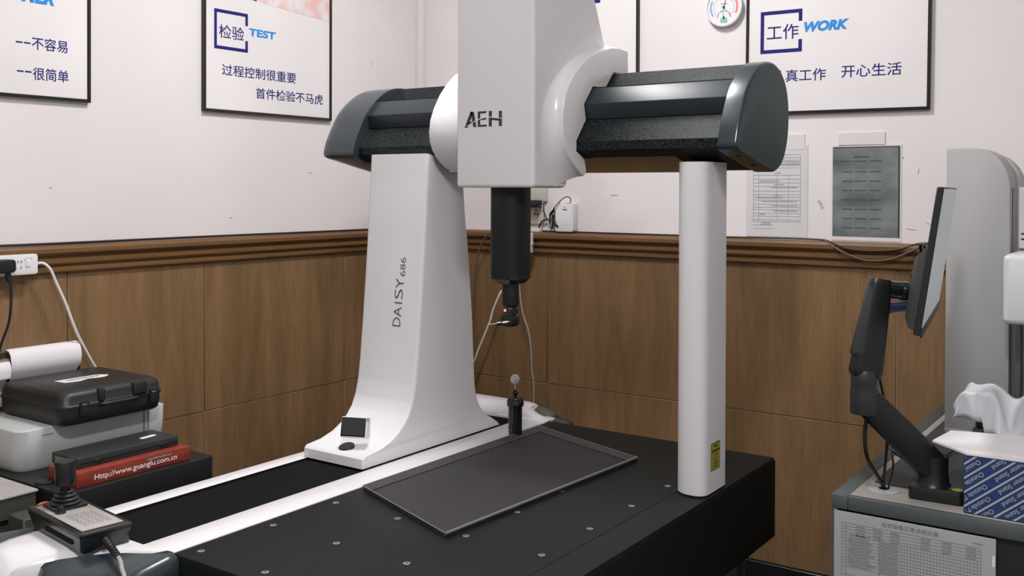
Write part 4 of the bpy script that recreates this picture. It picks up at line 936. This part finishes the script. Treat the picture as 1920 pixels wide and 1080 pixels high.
# monitor on its arm
nt = Vector((-.409, 2.031, .006)); nb = Vector((-.4450, 2.0035, -.2735)); ftp = Vector((-.4865, 2.555, .006))
ux = (ftp-nt).normalized(); uz = (nt-nb).normalized(); un = ux.cross(uz).normalized()     # length (away), up, normal
uz = un.cross(ux).normalized()
if un.x < 0: un = -un
MW, MH = .550, .290
TM = Matrix((( *[ux.x, un.x, uz.x], nt.x), (*[ux.y, un.y, uz.y], nt.y), (*[ux.z, un.z, uz.z], nt.z), (0, 0, 0, 1)))   # local: x away, y out of the screen, z up; origin near top corner
t = thing('monitor', 'flat black monitor seen edge-on, screen facing away to the right, on an arm', 'monitor', (-.45, 2.28, -.28))
part('bezel', B(TM).box(0, MW, -.013, 0, -MH, 0, .0015, 1), M['black'], t)
part('screen', B(TM).box(.006, MW-.006, -.001, .0009, -MH+.016, -.003), M['monscreen'], t, 'pale grey screen')
part('bottom_bezel', B(TM).box(0, MW, -.001, .003, -MH-.004, -MH+.015, .001, 1), M['dkgrey'], t)
part('rear_housing', B(TM).rings([[(x, -.0125, z) for x, z in ((.03, -MH+.002), (.52, -MH+.002), (.52, -.12), (.03, -.12))], [(x, -.028, z) for x, z in ((.05, -MH+.006), (.50, -MH+.006), (.49, -.135), (.06, -.135))], [(x, -.038, z) for x, z in ((.08, -MH+.02), (.47, -MH+.03), (.46, -.15), (.09, -.15))]]), M['dkgrey'], t, smooth=20)
part('cable_clip', B(TM).tube([(.06, -.02, -.125), (.06, -.024, -.118), (.075, -.030, -.120), (.09, -.028, -.135)], .003), M['black'], t)
# arm
t = thing('monitor_stand', 'black jointed monitor stand arm clamped on the desk, elbow bent to the left', 'monitor arm', (-.465, 2.24, DZ))
bc2 = Vector((-.462, 2.255))
part('base', B(Matrix.Translation((bc2.x, bc2.y, 0)) @ Matrix.Rotation(math.radians(3), 4, 'Z')).rbox(-.052, .056, -.052, .060, DZ, DZ+.028, .010, .003), M['black'], t)
part('base_badge', B().lathe([(.011, 0), (.011, .0008), (.007, .0009), (.0065, .0003), (0, .0003)], (-.418, 2.222, DZ+.0280), (0, 0, 1), 24), M['yellowlab'], t, 'round olive-yellow badge')
b = B(); put_text(b, 'NB', (-.424, 2.2029, DZ+.012), XD, ZD, .012, .004)
part('pedestal', B().lathe([(.036, 0), (.031, .008), (.029, .028), (.029, .062)], (-.468, 2.240, DZ+.027), (0, 0, 1), 24), M['black'], t)
def bar(p, q, w0, h0, w1, h1, side=Vector((.57, .82, 0)), b=None):
    """tapering rounded bar from p to q; side = direction of width w, h is across"""
    b = b or B(); p = Vector(p); q = Vector(q); d = (q-p).normalized(); sd = (side-d*side.dot(d)).normalized(); ud = d.cross(sd)
    rg = []
    for tt, k in ((0, .86), (.03, .97), (.07, 1), (.93, 1), (.97, .97), (1, .86)):
        c = p.lerp(q, tt); ww = lerp(w0, w1, tt)*k; hh = lerp(h0, h1, tt)*k; r = []
        for j in range(20):
            a = 2*PI*j/20; ca, sa = math.cos(a), math.sin(a)
            r.append(tuple(c+sd*(math.copysign(abs(ca)**.55, ca)*ww)+ud*(math.copysign(abs(sa)**.55, sa)*hh)))
        rg.append(r)
    return b.rings(rg)
S = Vector((-.5716, .8205, 0))*-1    # roughly along the viewing depth
el = (-.5870, 2.146, -.438); sh_ = (-.468, 2.238, -.586)
part('lower_arm', bar(sh_, el, .022, .034, .022, .031, S), M['black'], t, smooth=60)
part('shoulder', B().cyl((sh_[0], sh_[1], -.605), (sh_[0], sh_[1], -.565), .0265, n=28), M['black'], t)
part('elbow', B().lathe([(.0275, 0), (.0285, .004), (.0285, .045), (.0265, .060), (.0275, .064), (.0275, .085), (.024, .092)], (el[0], el[1], -.470), (0, 0, 1), 28), M['dkgrey'], t, smooth=35)
ua = part('upper_arm', bar((-.586, 2.146, -.392), (-.5600, 2.166, -.186), .023, .034, .018, .0225, S), M['black'], t, smooth=60)
part('arm_cover', bar((-.5905, 2.1427, -.352), (-.5640, 2.1620, -.196), .021, .026, .016, .019, S), M['dkgrey'], t, smooth=60)
part('tilt_joint', B().cyl((-.548, 2.174, -.208), (-.516, 2.198, -.212), .019, .019, 24).ball((-.520, 2.195, -.212), .021, 20), M['blackgloss'], t)
part('mount_plate', B().box(-.508, -.492, 2.19, 2.29, -.265, -.170, .003, 1), M['black'], t)
solo('monitor_cable', B().tube([(-.508, 2.204, -.240), (-.530, 2.188, -.243), (-.555, 2.170, -.246), (-.562, 2.166, -.262)], .007, 10).tube([(-.508, 2.206, -.250), (-.535, 2.186, -.252), (-.556, 2.172, -.262), (-.566, 2.166, -.285)], .0045, 10), M['blueclip'], 'dark blue cable between the monitor back and its arm', 'cable')
solo('arm_cable', B().tube([(-.566, 2.185, -.40), (-.556, 2.196, -.46), (-.552, 2.20, -.50), (-.556, 2.205, -.56), (-.566, 2.226, -.62), (-.568, 2.235, -.6475)], .003).tube([(-.585, 2.165, -.47), (-.590, 2.162, -.52), (-.586, 2.170, -.57), (-.575, 2.215, -.62), (-.566, 2.233, -.6475)], .0042), M['black'], 'pair of black cables dropping from the arm elbow into the desk grommet', 'cable')
solo('desk_cable', B().tube([(-.560, 2.238, -.6475), (-.552, 2.245, -.60), (-.565, 2.28, -.575), (-.580, 2.32, -.58), (-.560, 2.40, -.62), (-.52, 2.55, -.643), (-.50, 2.66, -.640), (-.48, 2.72, -.645)], .0022), M['black'], 'thin black wire looping over the desk mat behind the arm', 'cable')
solo('wall_drop_cable', B().tube([(-.600, 3.20, -.22), (-.588, 3.20, -.30), (-.585, 3.20, -.45), (-.590, 3.20, -.56), (-.600, 3.19, -.642)], .006, 10), M['black'], 'black cable hanging behind the left edge of the grey column machine', 'cable')

# ---------------- grey column instrument
t = thing('column_instrument', 'tall pale grey column instrument with rounded shoulder standing on the desk', 'instrument', (-.45, 2.93, DZ))
R_ = .085
def colprof(x0, x1, z0, z1):
    pr = [(x0, z0), (x1, z0)]
    for k in range(13):
        a = math.radians(90*k/12); pr.append((x1-R_*1.0+R_*math.cos(a), z1-R_*1.25+R_*1.25*math.sin(a)))
    return pr+[(x0, z1)]
cp_ = part('column', B().prism(colprof(-.571, -.416, DZ+.012, .113), 'y', 2.860, 2.990, .003), M['greyp'], t, smooth=40)
part('column_rear', B().prism(colprof(-.560, -.402, DZ+.012, .103), 'y', 2.990, 3.06, .003), M['greyp'], t, smooth=40)
part('foot', B().box(-.571, -.30, 2.86, 3.08, DZ, DZ+.014, .002, 1), M['greyp'], t)
part('guide_slot', B().box(-.4165, -.4150, 2.895, 2.901, -.16, .008), M['navy'], cp_); part('guide_slot', B().box(-.4165, -.4150, 2.925, 2.929, -.16, .008), M['greyink'], cp_)
hd2 = part('spindle_head', B().rbox(-.408, -.22, 2.70, 2.90, -.328, -.156, .014, .012, 'y'), M['greyp2'], t, smooth=60)
part('lower_bracket', B().box(-.402, -.388, 2.86, 2.90, -.62, -.33, .002, 1), M['deskgrey'], t)
b = B(); o_ = (-.4, 2.862, 0)
part('scale_plate', B().box(-.400, -.375, 2.895, 2.905, -.15, .01, .001, 1), M['plastw'], t)
b = B()
for i in range(2): b.box(-.394, -.384, 2.8935, 2.8952, -.128+i*.014, -.124+i*.014)
part('scale_marks', b, M['navy'], t)
part('stage', B().box(-.445, -.10, 2.52, 2.80, DZ+.006, DZ+.050, .003, 1), M['black'], t)
part('stage_plate', B().box(-.455, -.15, 2.590, 2.80, DZ+.052, DZ+.080, .003, 1), M['deskgrey'], t)
part('stage_block', B().box(-.450, -.402, 2.600, 2.660, DZ+.080, DZ+.160, .004, 1).box(-.335, -.20, 2.600, 2.660, DZ+.080, DZ+.160, .004, 1), M['deskgrey'], t)

# white plastic sheet draped over the stage
def cloth():
    b = B(); nx, ny = 60, 18; vs = []
    for i in range(nx+1):
        for j in range(ny+1):
            u = i/nx; v = j/ny; x = -.492+.36*u
            g = math.exp(-((u-.335)/.060)**2); l = max(0, 1-u/.07)
            back = -.474-.030*g-.030*l**1.5+.003*math.sin(u*40)
            ridge = -.477-.085*g**.8-.034*l**1.5+.003*math.sin(u*31+1)-.012*max(0, math.sin((u-.5)*8))
            tt = min(1, max(0, (u-.165)/.03)); hem = lerp(-.545, -.578, tt*tt*(3-2*tt))+.003*math.sin(u*27)
            if v < .45:
                q = v/.45; z = lerp(hem, ridge, q**.75); y = 2.555+.014*q+.010*math.sin(u*34+.6)*(1-q*.6)+.012*math.sin(u*13)*(1-q)
                if .17 < u < .23: y -= .010*math.sin((u-.17)/.06*PI)*(1-q*.5)
            else:
                q = (v-.45)/.55; z = lerp(ridge, back, q*q*(3-2*q)); y = 2.569+.010*math.sin(u*34+.6)*.4*(1-q)+.10*q
            vs.append((x+.004*math.sin(v*9+u*14), y, z))
    fs = [(i*(ny+1)+j, (i+1)*(ny+1)+j, (i+1)*(ny+1)+j+1, i*(ny+1)+j+1) for i in range(nx) for j in range(ny)]
    return b.raw(vs, fs)
o = solo('plastic_sheet', cloth(), M['cloth'], 'crumpled white plastic sheet draped over the stage of the grey column instrument', 'sheet', smooth=80)
md = o.modifiers.new('thick', 'SOLIDIFY'); md.thickness = .0015

# blue printed carton with papers on top
t = thing('blue_carton', 'dark blue carton with silver diagonal stripes and upside-down lettering on the desk', 'box', (-.2, 2.28, DZ))
bx0, bx1, by0, by1, bz0, bz1 = -.396, .02, 2.168, 2.40, DZ, -.533
part('carton', B().box(bx0, bx1, by0, by1, bz0, bz1, .0015, 1), M['blue'], t)
# stripes clipped to the front face
def clip_poly(P, x0, x1, z0, z1):
    def cl(P, f, inter):
        out = []
        for i in range(len(P)):
            a, c = P[i], P[(i+1) % len(P)]; fa, fc_ = f(a), f(c)
            if fa >= 0: out.append(a)
            if fa*fc_ < 0: t_ = fa/(fa-fc_); out.append((a[0]+(c[0]-a[0])*t_, a[1]+(c[1]-a[1])*t_))
        return out
    for f in (lambda p: p[0]-x0, lambda p: x1-p[0], lambda p: p[1]-z0, lambda p: z1-p[1]):
        P = cl(P, f, None)
        if len(P) < 3: return []
    return P
sa = math.radians(39); dx, dz = math.cos(sa), math.sin(sa); nx_, nz_ = -dz, dx
b = B(); tb = B(); wd = .0036; gap = .0222
for k in range(-14, 12):
    cx, cz = bx0+nx_*k*gap, bz0+.012+nz_*k*gap
    P = [(cx-dx*.6+nx_*wd/2*s1+0, cz-dz*.6+nz_*wd/2*s1) for s1 in (-1, 1)]+[(cx+dx*.6+nx_*wd/2*s1, cz+dz*.6+nz_*wd/2*s1) for s1 in (1, -1)]
    P = clip_poly(P, bx0+.001, bx1-.001, bz0+.001, bz1-.001)
    if P: b.raw([(x, by0-.0004, z) for x, z in P], [tuple(range(len(P)))])
part('stripes', b, M['silver'], t, 'silver diagonal stripes')
vs, fs = text_verts('Outside Micrometer Stand', 0, .004)
tx0 = min(v[0] for v in vs); tx1 = max(v[0] for v in vs); ty0 = min(v[1] for v in vs); ty1 = max(v[1] for v in vs)
TL = .142; sc_ = TL/(tx1-tx0)
for k in range(-14, 12):
    # centre line between two stripes; the string runs down-left, upside down
    cx, cz = bx0+nx_*(k+.5)*gap, bz0+.012+nz_*(k+.5)*gap
    for q in range(-2, 5):
        s0 = .064-.016*k*0+q*(TL+.022)+(k*.010)
        ox, oz = cx+dx*s0, cz+dz*s0
        P = [(ox-dx*(v[0]-tx0)*sc_+nx_*(-(v[1]-(ty0+ty1)/2)*sc_), oz-dz*(v[0]-tx0)*sc_+nz_*(-(v[1]-(ty0+ty1)/2)*sc_)) for v in vs]
        used = {}; vv = []; ff_ = []
        for f in fs:
            if all(vs[i][2] > 0 for i in f) and all(bx0+.001 < P[i][0] < bx1-.001 and bz0+.001 < P[i][1] < bz1-.001 for i in f):
                g = []
                for i in f:
                    if i not in used: used[i] = len(vv); vv.append((P[i][0], by0-.0006, P[i][1]))
                    g.append(used[i])
                ff_.append(tuple(g))
        if ff_: tb.raw(vv, ff_)
part('lettering', tb, M['silver'], t)
def sheetpts(P, z, th, sag=0): return [(x, y, z+sag*0) for x, y in P], [(x, y, z-th) for x, y in P]
P = [(-.470, 2.236), (-.456, 2.354), (-.31, 2.39), (-.02, 2.40), (-.02, 2.19), (-.289, 2.172), (-.3905, 2.166), (-.405, 2.180)]
solo('loose_paper', B().prism(P, 'z', -.5325, -.5285), M['paper'], 'loose white printed papers lying on top of the striped blue carton', 'paper')
P = [(-.420, 2.20), (-.415, 2.34), (-.30, 2.375), (-.06, 2.38), (-.06, 2.22), (-.29, 2.195)]
solo('loose_paper', B(Matrix.Translation((-.25, 2.28, 0)) @ Matrix.Rotation(.06, 4, 'Z') @ Matrix.Translation((.25, -2.28, 0))).prism(P, 'z', -.5285, -.5275), M['paper'], 'upper white sheet on the stack of papers over the blue carton', 'paper')
for o_p in bpy.data.objects:
    if o_p.name.split('.')[0] in ('printing', 'key_printing', 'label_printing', 'markings', 'scale_marks', 'plaster_scar'): o_p['kind'] = 'stuff'
